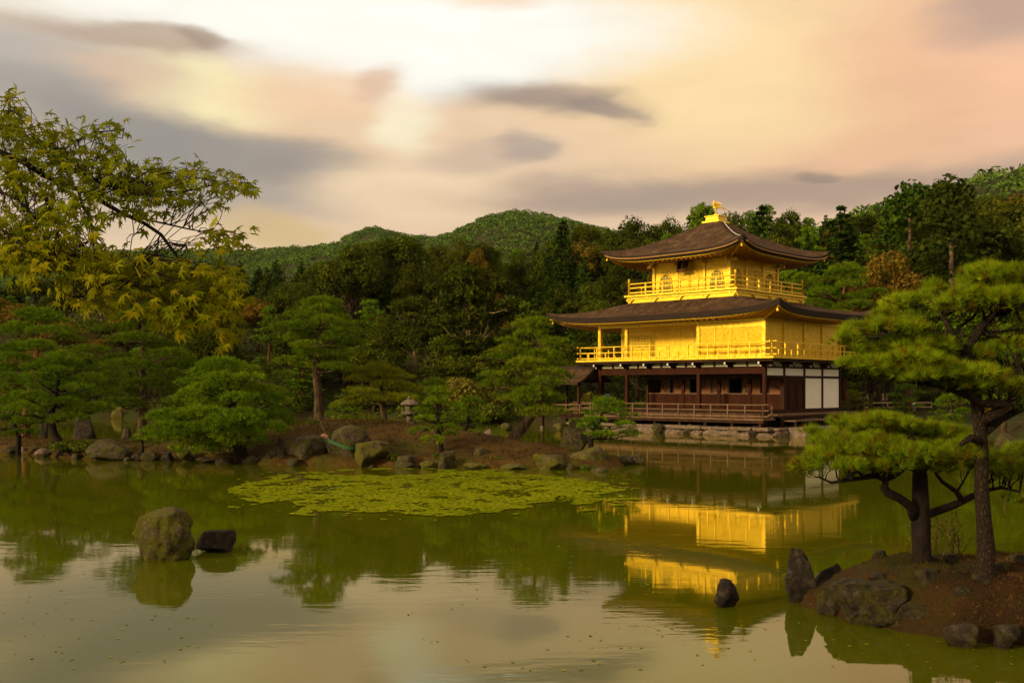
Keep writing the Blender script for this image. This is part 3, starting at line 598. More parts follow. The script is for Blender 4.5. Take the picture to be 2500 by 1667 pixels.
# unnamed rim stones that fill the gaps along the island's edge
rg = np.random.RandomState(77); q = np.array(ISLAND[2:16]); seg = np.linalg.norm(np.diff(q, axis=0), axis=1); tot = seg.sum(); cum = np.concatenate([[0], np.cumsum(seg)])
rim = [rock_mesh('rim_stone', 1, .8, .8, 200+i, 10, .14, .15, sub=2) for i in range(4)]
for m_ in rim: m_.materials.append(M['rock'])
for i, s in enumerate(np.cumsum(.5+3.0*rg.rand(60)**1.3)):
    if s >= tot: break
    j = min(np.searchsorted(cum, s, 'right')-1, len(q)-2); t = (s-cum[j])/seg[j]; p = q[j]*(1-t)+q[j+1]*t
    o = bpy.data.objects.new('rim_stone', rim[i % 4]); C.objects.link(o); k = .2+.55*rg.rand()**1.6
    o.location = (p[0]+rg.normal()*.08, p[1]+rg.normal()*.08, -.16); o.scale = (k*1.3, k, k*(.7+.4*rg.rand())); o.rotation_euler = (0, 0, rg.rand()*6.28)
    tag(o, 'small rough stone edging the island where the needles meet the water', 'rock', 'small stones along the island waterline')

# ------------------------------------------------------------------ trees
def nrm(a): return a/np.maximum(np.linalg.norm(a, axis=-1, keepdims=True), 1e-9)
def needle_tufts(pos, dr, k, length, width, spread, rng, tint, droop=0.0):
    """every tuft a brush of k needles round its shoot"""
    n = len(pos); d = nrm(dr[:, None, :]+spread*rng.normal(size=(n, k, 3))); d[..., 2] -= droop
    ln = length*(.7+.5*rng.rand(n, k, 1)); b = pos[:, None, :]+d*ln*.06
    s = nrm(np.cross(d, rng.normal(size=(n, k, 3))))*width/2
    V = np.stack([b-s, b+s, b+d*ln], 2).reshape(-1, 3)
    T = np.clip(tint[:, None]+.07*rng.normal(size=(n, k)), 0, 1).repeat(3)
    return V, T
def pad_tufts(c, rx, ry, rz, spacing, rng, under=.12):
    """shoots over a cloud-shaped pad of foliage: lumpy dome, thin flat underside"""
    n = int(max(12, math.pi*rx*ry*1.55/spacing**2))
    u = rng.normal(size=(n, 3)); u = nrm(u); u[:, 2] = np.abs(u[:, 2])
    fl = rng.rand(n) < under; u[fl, 2] *= -.35
    rad = .62+.38*rng.rand(n)**.35
    th = np.arctan2(u[:, 1], u[:, 0]); ph = rng.rand()*6.28
    lob = 1+.16*np.sin(3*th+ph)+.12*np.sin(5*th+2*ph)+.1*np.sin(9*th-ph)
    p = u*rad[:, None]*np.array([rx, ry, rz]); p[:, :2] *= lob[:, None]
    p[:, 2] += rz*.25*fbm(p[:, 0]/rx*2.0, p[:, 1]/ry*2.0, 1.0, 2, ph)
    d = nrm(u*np.array([.8, .8, .5])+np.array([0, 0, .75])+.25*rng.normal(size=(n, 3)))
    return p+np.asarray(c), d
def limb(mb, a, b, r0, r1, rng, sag=.15, n=6, wob=.06, sides=7):
    a = Vector(a); b = Vector(b); L_ = (b-a).length; pts = []; w = Vector(rng.normal(size=3))*wob*L_
    for i in range(n+1):
        t = i/n; p = a.lerp(b, t); p.z -= math.sin(t*math.pi)*sag*L_*.5; p += w*math.sin(t*math.pi*1.7)*(1-t)+Vector(rng.normal(size=3))*wob*.25*L_*(0 < i < n)
        pts.append(p)
    mb.tube(pts, [r0+(r1-r0)*i/n for i in range(n+1)], sides)
    return pts
def pine(name, label, base, trunk, pads, mt='pine', bark='bark', spacing=.125, k=10, nlen=.16, nwid=.019, spread=.6, seed=1, cat='pine tree', group=None, trunk_r=.14, twigs=3, limbs=(), tint0=.5, brown=.04, sides=9):
    """base: world point; trunk: local points (x, y, z, r); pads: local (x, y, z, rx, ry, rz); limbs: extra local polylines [(x,y,z,r)...]"""
    rng = np.random.RandomState(seed); root = empty(name, base); tag(root, label, cat, group)
    tb = MB(); tp = [Vector(p[:3]) for p in trunk]
    tb.tube(tp, [p[3] for p in trunk], sides)
    # root flare
    for a in (np.arange(0, 6.28, 1.26)+rng.rand() if sides < 14 else ()):
        r = trunk[0][3]; tb.tube([(tp[0].x+math.cos(a)*r*.4, tp[0].y+math.sin(a)*r*.4, tp[0].z+r*1.3), (tp[0].x+math.cos(a)*r*1.0, tp[0].y+math.sin(a)*r*1.0, tp[0].z+r*.35), (tp[0].x+math.cos(a)*r*1.7, tp[0].y+math.sin(a)*r*1.7, tp[0].z-r*.4)], [r*.45, r*.36, r*.15], 6)
    tb.build('trunk', M[bark], root, smooth=True)
    nodes = [(p, q[3]) for p, q in zip(tp, trunk) if p.z > tp[-1].z*.25]
    for i in range(len(tp)-1):
        if tp[i].z > tp[-1].z*.25: nodes.append((tp[i].lerp(tp[i+1], .5), (trunk[i][3]+trunk[i+1][3])/2))
    for l in limbs:
        lb = MB(); lb.tube([q[:3] for q in l], [q[3] for q in l], 8); lb.build('limb', M[bark], root, smooth=True)
        nodes += [(Vector(q[:3]), q[3]) for q in l]
        nodes += [(Vector(l[i][:3]).lerp(Vector(l[i+1][:3]), .5), (l[i][3]+l[i+1][3])/2) for i in range(len(l)-1)]
    P_, D_, T_ = [], [], []
    bb = MB()
    for (x, y, z, rx, ry, rz) in pads:
        p, d = pad_tufts((x, y, z), rx, ry, rz, spacing, rng); P_.append(p); D_.append(d)
        t = np.clip(tint0+.10*rng.normal()+.12*rng.normal(size=len(p)), .03, 1); br = rng.rand(len(p)) < brown; t[br] = .05*rng.rand(br.sum()); T_.append(t)
        c = Vector((x, y, z-rz*.25)); b = min(nodes, key=lambda q: (q[0]-c).length+max(0, q[0].z-c.z)*1.2)
        rr = min(b[1]*.55, .02+.03*rx)
        pts = limb(bb, b[0], c, rr, rr*.4, rng, sag=.12, n=5)
        for _ in range(twigs):
            q = p[rng.randint(len(p))]; limb(bb, pts[rng.randint(2, 6)], tuple(q), rr*.4, rr*.12, rng, sag=.05, n=3, sides=4)
    if bb.v: bb.build('branches', M[bark], root, smooth=True)['kind'] = 'stuff'
    V, T = needle_tufts(np.concatenate(P_), np.concatenate(D_), k, nlen, nwid, spread, rng, np.concatenate(T_))
    o = mesh_np('crown', V, np.arange(len(V)).reshape(-1, 3), M[mt], root, tint=T)
    return root
def auto_pads(cx, cy, z0, z1, rmax, n, rng, shape='dome', pr=.36, flat=.36):
    """cloud-pruned pine crown: flat pads in tiers about (cx, cy)"""
    pads = []; H = z1-z0; ga = rng.rand()*6.28
    for i in range(n):
        f = (i+.5)/n; f = f**.9; ga += 2.4+.3*rng.normal()
        if shape == 'dome': Rf = math.sqrt(max(0, 1-(max(0, f-.22)/.80)**2))*(.78+.22*min(1, f/.22))
        elif shape == 'cone': Rf = 1-.72*f
        else: Rf = .55+.45*math.sin(f*math.pi*.9+.3)
        pr_ = rmax*pr*(1.15-.42*f)*(.8+.4*rng.rand()); r = max(0, rmax*Rf-pr_*.75)*(rng.rand()**.35)
        pads.append((cx+math.cos(ga)*r, cy+math.sin(ga)*r, z0+H*f*.94+H*.02*rng.normal(), pr_, pr_*(.85+.3*rng.rand()), max(.12, pr_*flat)))
    pads.append((cx, cy, z1-rmax*.16, rmax*.34, rmax*.34, rmax*.17))
    return pads
def shore_pine(name, label, bpx, bpy_, d, cpx, tpy, botpy, wpx, n=20, seed=1, tr=.14, mid=None, **kw):
    """garden pine whose foot, crown and width are read off the photograph at distance d"""
    b = P(bpx, bpy_, d); zz = gz(b.x, d) if kw.pop('snap', True) else b.z
    s = d/F; cx = (cpx-bpx)*s; z1 = CH+(HY-tpy)*s-zz; z0 = CH+(HY-botpy)*s-zz; rm = wpx*s/2
    rng = np.random.RandomState(seed*13+5)
    mid = mid or [(.15*cx+.1*rm*rng.normal(), .30), (.55*cx+.1*rm*rng.normal(), .62)]
    trunk = [(0, 0, -.25, tr*1.25), (cx*.03, 0, .12, tr*1.05)] + [(mx, .1*rm*rng.normal(), z0+(z1-z0)*f*.5 if False else z1*f, tr*(1-.55*f)) for mx, f in mid] + [(cx, 0, z1*.9, tr*.2)]
    pads = auto_pads(cx, 0, z0, z1, rm, n, rng, kw.pop('shape', 'dome'), kw.pop('pr', .32), kw.pop('flat', .34))
    return pine(name, label, (b.x, d, zz), trunk, pads, seed=seed, **kw)

shore_pine('garden_pine', 'layered red trunked pine behind the leaning young pine at the far left', 62, 1050, 47, 95, 752, 985, 300, 24, 3, .2, bark='bark_red', tint0=.5)
shore_pine('garden_pine', 'tall straight trunked pine standing on the island under the maple spray', 345, 1055, 43, 350, 752, 985, 330, 24, 5, .2, bark='bark', mid=[(0, .3), (.02, .6)], tint0=.45)
shore_pine('garden_pine', 'leaning young pine with a forked trunk near the spreading shrub', 155, 1070, 38.5, 148, 862, 1035, 270, 22, 7, .15, bark='bark_dark', mid=[(-.35, .16), (-.5, .34), (-.2, .6)], tint0=.5)
shore_pine('garden_pine', 'dark young pine at the island shore by the low grey stone', 45, 1082, 39.5, 38, 962, 1066, 150, 12, 9, .1, bark='bark_dark', tint0=.4)
shore_pine('garden_pine', 'wide bushy pine leaning over the water with a thick black trunk', 592, 1128, 35.3, 548, 880, 1100, 370, 38, 11, .24, bark='bark_dark', mid=[(-.05, .22), (-.35, .45)], tint0=.68, pr=.30, spacing=.12)
shore_pine('garden_pine', 'tall umbrella shaped pine with a thick bare trunk on the island crest', 778, 1030, 42, 783, 728, 905, 268, 28, 13, .21, bark='bark', mid=[(-.06, .22), (-.12, .42), (0, .6)], tint0=.62)
shore_pine('garden_pine', 'low yellowish green pine with flat tiers beside the stone lantern', 940, 1028, 43.5, 925, 888, 992, 240, 17, 15, .12, mt='pine_yellow', flat=.28, mid=[(-.12, .3), (-.2, .55)], tint0=.55)
shore_pine('garden_pine', 'flat tiered green pine behind the lantern and the yellowish pine', 1078, 1040, 45.5, 1062, 928, 1018, 150, 12, 17, .1, flat=.28, tint0=.62)
shore_pine('garden_pine', 'small pine with a crooked stem growing above the upright stone block', 1078, 1105, 34.6, 1068, 948, 1082, 168, 13, 19, .085, bark='bark_dark', mid=[(-.06, .18), (-.12, .45)], tint0=.6)
shore_pine('garden_pine', 'slender pine with a bent dark stem at the reeds', 1130, 1064, 39.5, 1148, 968, 1050, 110, 9, 21, .08, bark='bark_dark', tint0=.42)
shore_pine('garden_pine', 'leaning pine with a slanting grey trunk before the pavilion', 1254, 1078, 36.5, 1302, 778, 1008, 262, 28, 23, .2, bark='bark', mid=[(.42, .12), (.88, .28), (.98, .45), (.9, .66)], tint0=.74)
shore_pine('garden_pine', 'small spreading pine growing from the rock at the island tip', 1441, 1090, 35.4, 1480, 972, 1074, 172, 16, 25, .1, bark='bark_dark', mid=[(.02, .3), (.35, .6)], tint0=.6, flat=.3)
shore_pine('garden_pine', 'tiny pine seedling with a crooked stem at the waterline', 348, 1112, 37.0, 356, 1048, 1092, 84, 5, 27, .05, bark='bark_dark', mid=[(.05, .25), (-.02, .5)], tint0=.5, spacing=.1)
shore_pine('garden_pine', 'low clipped pine bush behind the thick trunked umbrella pine', 842, 1030, 45, 846, 978, 1026, 120, 9, 29, .08, tint0=.6, spacing=.14)
shore_pine('garden_pine', 'low spreading pine bush between the bushy pine and the umbrella pine', 700, 1030, 46, 690, 905, 1026, 120, 10, 31, .1, tint0=.5)
shore_pine('garden_pine', 'clipped round pine under the tall straight trunked pine', 455, 1045, 46, 470, 880, 1030, 190, 14, 33, .12, tint0=.42)
# clipped pines on the right bank
shore_pine('garden_pine', 'clipped pine bush beside the white plaster wall of the pavilion', 2085, 1002, 66, 2084, 955, 1000, 80, 8, 35, .1, mt='pine_yellow', spacing=.17, nlen=.2, nwid=.026)
shore_pine('garden_pine', 'rounded clipped pine in front of the visitors fence', 2215, 1010, 64, 2215, 936, 1004, 100, 10, 37, .12, spacing=.17, nlen=.2, nwid=.026)
shore_pine('garden_pine', 'broad clipped pine on the right bank behind the islet trees', 2318, 1040, 60, 2320, 962, 1042, 130, 13, 39, .12, spacing=.17, nlen=.2, nwid=.026)
shore_pine('garden_pine', 'spreading pine on the right bank above the lichened boulder', 2450, 1040, 52, 2450, 830, 1000, 220, 16, 41, .16, spacing=.16, nlen=.2, nwid=.024)
shore_pine('garden_pine', 'tall flat topped pine standing right behind the pavilion', 2065, 985, 79, 2065, 645, 800, 225, 22, 43, .26, spacing=.2, nlen=.24, nwid=.032, bark='bark_red', tint0=.52)
shore_pine('garden_pine', 'second flat topped pine behind the pavilion eaves', 1970, 985, 82, 1960, 668, 800, 150, 14, 45, .24, spacing=.2, nlen=.24, nwid=.032, bark='bark_red', tint0=.48)

# ---- the two pines on the near islet, traced limb by limb
def near_pine(name, label, base_px, d, trunk_px, limbs_px, pads_px, seed, bark, tint0):
    """px lists: trunk (px, py, dd, r_px); limbs [(px, py, dd, r_px)...]; pads (px, py, w, h, dd): dd = metres nearer(-)/farther(+)"""
    b = P(base_px[0], base_px[1], d)
    def loc(px, py, dd): q = P(px, py, d+dd); return (q.x-b.x, q.y-b.y, q.z-b.z)
    s = d/F
    trunk = [(*loc(x, y, dd), r*s) for x, y, dd, r in trunk_px]
    limbs = [[(*loc(x, y, dd), r*s) for x, y, dd, r in l] for l in limbs_px]
    rng = np.random.RandomState(seed); pads = []
    for (x, y, w, h, dd) in pads_px:
        c = loc(x, y+h*.25, dd); rx = w*s*.5
        # a pad is a cluster of smaller plumes, as pines grow
        m = max(2, int(w/55)*2+1)
        for i in range(m):
            a = rng.rand()*6.28; rr = rng.rand()**.5*.72; f = .46+.16*rng.rand()
            pads.append((c[0]+math.cos(a)*rx*rr, c[1]+math.sin(a)*rx*rr*1.05, c[2]+(rng.rand()-.35)*h*s*.6, rx*f*.9, rx*f*.95, h*s*(.30+.18*rng.rand())))
    return pine(name, label, tuple(b), trunk, pads, 'pine_near', bark, .064, 38, .096, .0037, .48, seed, trunk_r=.1, twigs=5, limbs=limbs, tint0=tint0, brown=.2, sides=14)
near_pine('islet_pine', 'forked black trunked pine with a broad flat crown on the islet', (2255, 1402), 11.75,
    [(2256, 1420, 0, 34), (2255, 1402, 0, 27), (2253, 1380, 0, 24), (2250, 1340, 0, 22), (2248, 1270, 0, 23), (2247, 1220, 0, 20), (2246, 1165, 0, 18), (2240, 1110, 0, 12), (2225, 1065, 0, 6)],
    [[(2238, 1262, 0, 17), (2222, 1235, -.1, 12), (2195, 1215, -.2, 11), (2168, 1203, -.25, 11), (2158, 1190, -.25, 10), (2163, 1172, -.3, 9), (2140, 1162, -.3, 6), (2076, 1170, -.35, 5), (2030, 1178, -.35, 3.5), (2000, 1165, -.35, 2)],
     [(2245, 1255, 0, 17), (2275, 1252, .1, 11), (2335, 1230, .15, 10), (2370, 1213, .2, 9), (2400, 1198, .2, 6), (2445, 1190, .2, 4), (2490, 1200, .2, 3)],
     [(2350, 1222, .15, 8), (2335, 1200, .1, 6), (2300, 1175, .05, 4.5), (2280, 1150, 0, 3)],
     [(2240, 1120, 0, 10), (2190, 1085, .2, 6), (2120, 1055, .3, 4), (2040, 1075, .3, 2.5)],
     [(2246, 1150, 0, 10), (2310, 1110, .2, 6), (2370, 1085, .3, 4)]],
    [(2113, 1034, 220, 52, .35), (2010, 1060, 120, 44, .3), (2230, 1048, 170, 45, .5), (2320, 1060, 150, 42, .4), (2075, 1092, 200, 62, -.2), (2190, 1100, 210, 66, -.35), (2300, 1106, 190, 62, -.25), (1985, 1135, 130, 50, -.35), (2045, 1128, 130, 40, -.5), (2400, 1125, 150, 62, .1), (2465, 1150, 120, 66, .2), (2150, 1070, 160, 50, .6), (2250, 1135, 160, 30, -.1), (2480, 1222, 70, 26, .2), (2110, 1140, 120, 26, -.3), (2490, 1105, 110, 50, .3), (2170, 1125, 130, 30, -.5)], 71, 'bark_dark', .62)
near_pine('islet_pine', 'taller pine with a straight plated trunk and twisting upper limbs on the islet', (2402, 1412), 11.2,
    [(2402, 1430, 0, 36), (2402, 1408, 0, 28), (2404, 1385, 0, 24), (2408, 1340, 0, 21), (2402, 1270, 0, 18), (2396, 1190, 0, 17), (2398, 1100, 0, 15), (2388, 1010, 0, 15), (2378, 930, 0, 14), (2358, 860, 0, 13), (2352, 846, 0, 11)],
    [[(2355, 850, 0, 12), (2328, 824, -.1, 10), (2280, 808, -.2, 8), (2240, 796, -.25, 7), (2205, 792, -.3, 6), (2165, 812, -.3, 4), (2130, 826, -.3, 2.5)],
     [(2356, 848, 0, 12), (2378, 826, .1, 11), (2396, 798, .15, 10), (2424, 770, .2, 9), (2455, 758, .2, 7), (2495, 746, .2, 6), (2540, 720, .2, 3)],
     [(2330, 825, -.05, 8), (2312, 790, .05, 7), (2302, 772, .1, 5), (2285, 752, .1, 3.5), (2255, 745, .1, 2)],
     [(2352, 822, 0, 7), (2340, 800, .2, 5), (2375, 775, .3, 4), (2400, 740, .3, 3), (2420, 690, .35, 2)],
     [(2392, 1030, 0, 15), (2440, 1005, -.15, 14), (2465, 990, -.2, 13), (2440, 985, -.2, 12), (2400, 985, -.2, 10), (2350, 962, -.25, 7), (2290, 942, -.3, 5), (2230, 935, -.35, 3), (2160, 920, -.35, 2)],
     [(2395, 1060, 0, 13), (2440, 1020, .1, 14), (2480, 1000, .1, 12), (2530, 980, .1, 9)],
     [(2400, 1080, 0, 12), (2370, 1068, -.15, 9), (2345, 1085, -.2, 5)]],
    [(2430, 676, 170, 56, .3), (2405, 725, 190, 52, .1), (2490, 712, 130, 56, .2), (2285, 700, 80, 44, .5), (2225, 738, 150, 56, .1), (2330, 745, 130, 52, .15), (2140, 790, 150, 48, -.2), (2075, 822, 100, 42, -.3), (2205, 790, 140, 40, -.3), (2085, 850, 80, 30, -.3),
     (2270, 850, 200, 50, -.1), (2180, 876, 200, 50, -.35), (2300, 900, 220, 46, -.35), (2110, 895, 110, 36, -.4), (2240, 915, 180, 36, -.5), (2455, 840, 110, 56, .4), (2430, 945, 140, 60, -.1), (2490, 975, 100, 60, 0), (2370, 870, 130, 40, .3), (2345, 935, 120, 34, -.3), (2470, 735, 130, 50, -.1), (2500, 800, 90, 46, .3), (2390, 690, 110, 44, .3)], 73, 'bark_plate', .66)

# ------------------------------------------------------------------ woodland trees (shared meshes, every tree its own object)
def lumpy_crown(rng, w, h, nl, per, leaf, flat=.8, shell=.9, top_bias=.0):
    cs = []
    for i in range(nl):
        u = nrm(rng.normal(size=3)); u[2] = abs(u[2])*1.1-.35; q = u*(.30+.66*rng.rand())
        cs.append((q[0]*w/2, q[1]*w/2, h*.5+q[2]*h*.5, w*(.10+.12*rng.rand())))
    cs.append((0, 0, h*.78, w*.22))
    Vs, Ts = [], []
    for (x, y, z, r) in cs:
        k = int(per*(.7+.6*rng.rand())); u = nrm(rng.normal(size=(k, 3))); u[:, 2] = np.where(rng.rand(k) < .72, np.abs(u[:, 2]), u[:, 2])
        p = u*r*(.70+.36*rng.rand(k, 1))*np.array([1, 1, flat])+np.array([x, y, z])
        V, _ = leaf_quads(p, u+rng.normal(size=(k, 3))*.55, leaf*(.6+.7*rng.rand(k)), rng); Vs.append(V)
        Ts.append(np.clip(.45+.14*rng.normal()+.2*rng.normal(size=k), 0, 1).repeat(4))
    return np.concatenate(Vs), np.concatenate(Ts), cs
def cone_crown(rng, w, h, tiers, per, leaf):
    Vs, Ts = [], []
    for i in range(tiers):
        f = i/(tiers-1); z = h*(.08+.9*f); r = w/2*((1-f)**.75)*(.8+.35*rng.rand())+.18; nb = max(4, int(9*(1-f)+4))
        for j in range(nb):
            a = rng.rand()*6.28; k = max(3, int(per*(r/(w/2)+.25))); t = rng.rand(k)**.6
            c = np.stack([np.cos(a)*r*t, np.sin(a)*r*t, z-(.18*r)*t+.10*r], 1)+rng.normal(size=(k, 3))*np.array([.16, .16, .14])*max(r, .5)
            V, _ = leaf_quads(c, np.array([math.cos(a)*.4, math.sin(a)*.4, 1.0])+rng.normal(size=(k, 3))*.5, leaf*(.6+.7*rng.rand(k)), rng); Vs.append(V)
            Ts.append(np.clip(.45+.15*rng.normal()+.18*rng.normal(size=k), 0, 1).repeat(4))
    return np.concatenate(Vs), np.concatenate(Ts)
def proto(kind, seed):
    """unit trees 10 m high; returns (crown mesh, trunk mesh)"""
    rng = np.random.RandomState(seed); tb = MB()
    if kind == 'broad':
        V, T, cs = lumpy_crown(rng, 7.6, 8.4, 34, 270, .15); V[:, 2] += 2.0
        tb.tube([(0, 0, -1), (.1, 0, 1.5), (.0, .1, 4), (.1, 0, 7)], [.28, .22, .16, .06], 7)
        for c in cs[::2]: limb(tb, (0, 0, 2.5+rng.rand()*2), (c[0], c[1], c[2]+2), .1, .03, rng, n=4, sides=5)
    elif kind == 'open':
        V, T, cs = lumpy_crown(rng, 8.2, 8.4, 30, 200, .165, .5); V[:, 2] += 1.8
        tb.tube([(0, 0, -1), (.1, 0, 1.5), (-.1, .1, 4), (.1, 0, 8.3)], [.3, .25, .18, .05], 8)
        for c in cs: limb(tb, (0, 0, 2.2+rng.rand()*4), (c[0]*1.1, c[1]*1.1, c[2]+1.8), .09, .02, rng, sag=-.1, n=5, sides=5, wob=.1)
    elif kind == 'cone':
        V, T = cone_crown(rng, 5.2, 9.4, 21, 46, .165); V[:, 2] += .9
        tb.tube([(0, 0, -1), (0, 0, 3), (0, .05, 9.6)], [.26, .2, .03], 7)
    elif kind == 'cedar':           # tall, clear trunk, rounded plumed top
        cs = []; Vs, Ts = [], []
        for i in range(22):
            f = rng.rand(); a = rng.rand()*6.28; rr = (1.5-.9*abs(f-.25))*(.4+.6*rng.rand()); cs.append((math.cos(a)*rr, math.sin(a)*rr, 3.6+f*5.6, .55+.35*rng.rand()))
        cs += [(0, 0, 9.4, .7), (.2, .1, 8.7, .9)]
        for (x, y, z, r) in cs:
            k = 130; u = nrm(rng.normal(size=(k, 3))); p = u*r*(.6+.45*rng.rand(k, 1))*np.array([1, 1, .75])+np.array([x, y, z])
            Vq, _ = leaf_quads(p, u+rng.normal(size=(k, 3))*.5, .13*(.6+.7*rng.rand(k)), rng); Vs.append(Vq); Ts.append(np.clip(.45+.15*rng.normal()+.18*rng.normal(size=k), 0, 1).repeat(4))
        V, T = np.concatenate(Vs), np.concatenate(Ts)
        tb.tube([(0, 0, -1), (.02, 0, 3), (0, .04, 9.2)], [.17, .14, .04], 8)
        for c in cs[::3]: limb(tb, (0, 0, c[2]-.3), (c[0], c[1], c[2]), .04, .015, rng, n=3, sides=4)
        for z in (2.0, 2.6, 3.1): limb(tb, (0, 0, z), (rng.normal()*.7, rng.normal()*.7, z+.2), .03, .01, rng, n=3, sides=4)
    else:                            # tiered woodland pine
        pads = auto_pads(0, 0, 4.2, 9.8, 2.9, 20, rng, 'dome', .36, .34); Ps, Ds = [], []
        for c in pads:
            p, d = pad_tufts(c[:3], c[3], c[4], c[5], .26, rng); Ps.append(p); Ds.append(d)
            limb(tb, (0, 0, max(2, c[2]-.6)), c[:3], .07, .02, rng, n=4, sides=5)
        Pq = np.concatenate(Ps); V, _ = leaf_quads(Pq.repeat(4, 0)+rng.normal(size=(len(Pq)*4, 3))*.09, np.concatenate(Ds).repeat(4, 0)+rng.normal(size=(len(Pq)*4, 3))*.8, .13*(.6+.6*rng.rand(len(Pq)*4)), rng)
        T = np.clip(.5+.15*rng.normal(size=len(Pq)), 0, 1).repeat(16)
        tb.tube([(0, 0, -1), (.15, 0, 2), (-.1, .1, 5), (0, 0, 9)], [.24, .2, .14, .05], 7)
    V = V*np.array([1, 1, 10.0/V[:, 2].max()])
    co = mesh_np('crown', V, np.arange(len(V)).reshape(-1, 4), None, tint=T); to = tb.build('trunk', None, smooth=True)
    cm, tm = co.data, to.data; bpy.data.objects.remove(co); bpy.data.objects.remove(to)
    return cm, tm
KIND = {'broad': ('broad', 'bark'), 'open': ('broad', 'bark_pale'), 'cone': ('conifer', 'bark'), 'cedar': ('conifer', 'bark_grey'), 'wpine': ('pine', 'bark_red'), 'brown': ('broad_brown', 'bark')}
PROTO = {k: [proto('broad' if k == 'brown' else k, s) for s in ss] for k, ss in {'broad': (301, 302, 303, 304), 'open': (311, 312), 'cone': (321, 322, 323), 'cedar': (331, 332), 'wpine': (341, 342), 'brown': (351, 352)}.items()}
LAB = {'broad': ('green broadleaf tree', 'broadleaf trees'), 'open': ('loose crowned pale limbed tree', 'loose crowned trees'),
       'cone': ('dark pointed conifer', 'conifers'), 'cedar': ('tall clear trunked cedar rising above the wood', 'tall cedars of the wood'),
       'wpine': ('tiered wild pine', 'wild pines'), 'brown': ('browning broadleaf tree', 'browning trees')}
trn = np.random.RandomState(99)
for k in PROTO:
    for cm, tm in PROTO[k]: cm.materials.append(M[KIND[k][0]]); tm.materials.append(M[KIND[k][1]])
def wood_tree(kind, x, y, top, wide=1.0, label=None, base=None, cat='tree', name=None, where=''):
    z = gz(x, y) if base is None else base; h = top-z
    cm, tm = PROTO[kind][trn.randint(len(PROTO[kind]))]
    r = empty(name or {'broad': 'broadleaf_tree', 'open': 'broadleaf_tree', 'cone': 'conifer_tree', 'cedar': 'cedar_tree', 'wpine': 'pine_tree', 'brown': 'broadleaf_tree'}[kind], (x, y, z), trn.rand()*6.28)
    s = h/10.0; r.scale = (s*wide, s*wide, s)
    for nm, me in (('crown', cm), ('trunk', tm)):
        o = bpy.data.objects.new(nm, me); link(o, r)
    tag(r, label or LAB[kind][0]+' '+where, cat, None if label else LAB[kind][1]+' '+where)
    return r
SKY = np.array([(-60, 640), (300, 625), (540, 602), (640, 596), (700, 600), (760, 582), (810, 566), (850, 552), (925, 538), (960, 545), (1000, 562), (1060, 548), (1120, 562), (1200, 566), (1250, 548), (1290, 512), (1350, 524), (1420, 506), (1460, 498), (1500, 515), (1540, 484), (1570, 505), (1610, 470), (1650, 490), (1680, 482), (1750, 474), (1820, 484), (1900, 492), (1960, 484), (2020, 470), (2060, 465), (2130, 452), (2260, 440), (2360, 450), (2460, 440)])/0.9408
def skyline(px): return np.interp(px, SKY[:, 0], SKY[:, 1])
PCX, PCY = PAV_C
def zone(px): return 'beyond the island' if px < 1130 else 'before the far hill' if px < 1480 else 'behind the pavilion' if px < 2110 else 'beyond the islet pines'
def row(d, drop, step, kinds, jit=18, wide=1.0, px0=-80, px1=2580, where='in the wood'):
    px = px0+trn.rand()*step*.5
    while px < px1:
        dd = d+trn.normal()*2.5; x = (px-CX)/F*dd
        top = CH+(HY-(skyline(px)+drop/0.9408+trn.normal()*jit))/F*dd
        ok = sdf(FAR_LAND, np.array([x]), np.array([dd]))[0] > 1.2 and math.hypot(x-PCX, dd-PCY) > 12.5
        if ok and top-gz(x, dd) > 2.2: wood_tree(kinds[trn.randint(len(kinds))], x, dd, top, where=where+' '+zone(px), wide=wide*(.62+.34*trn.rand())*min(1.6, max(.8, 9/(top-gz(x, dd)))))
        px += step*.76*(.75+.5*trn.rand())
row(150, 12, 62, ['broad', 'broad', 'cone'], 5, 1.15, 1350, where='over the wooded crest')
row(142, 2, 66, ['broad', 'wpine', 'cone', 'broad', 'broad', 'cone'], 7, 1.1, where='on the crest of the wooded slope')
row(128, 34, 92, ['broad', 'brown', 'broad', 'open', 'cone', 'wpine'], 16, 1.0, where='just below the wooded crest')
row(114, 78, 104, ['broad', 'brown', 'open', 'broad', 'cone'], 18, 1.0, where='high on the wooded slope')
row(101, 124, 116, ['broad', 'broad', 'open', 'brown', 'wpine'], 20, 1.05, where='halfway up the wooded slope')
row(91, 172, 130, ['broad', 'open', 'wpine', 'broad', 'cone'], 22, 1.05, where='low on the wooded slope')
row(82, 226, 140, ['broad', 'wpine', 'broad', 'open'], 22, 1.1, 700, where='at the foot of the wooded slope')
row(76, 270, 150, ['wpine', 'broad', 'broad'], 20, 1.15, 1050, where='on the far bank')
row(96, 205, 105, ['broad', 'wpine', 'broad', 'brown'], 14, 1.2, -80, 1000, where='at the foot of the wooded slope')
row(93.5, 250, 85, ['broad', 'broad'], 12, 1.5, -80, 900, where='on the far bank')
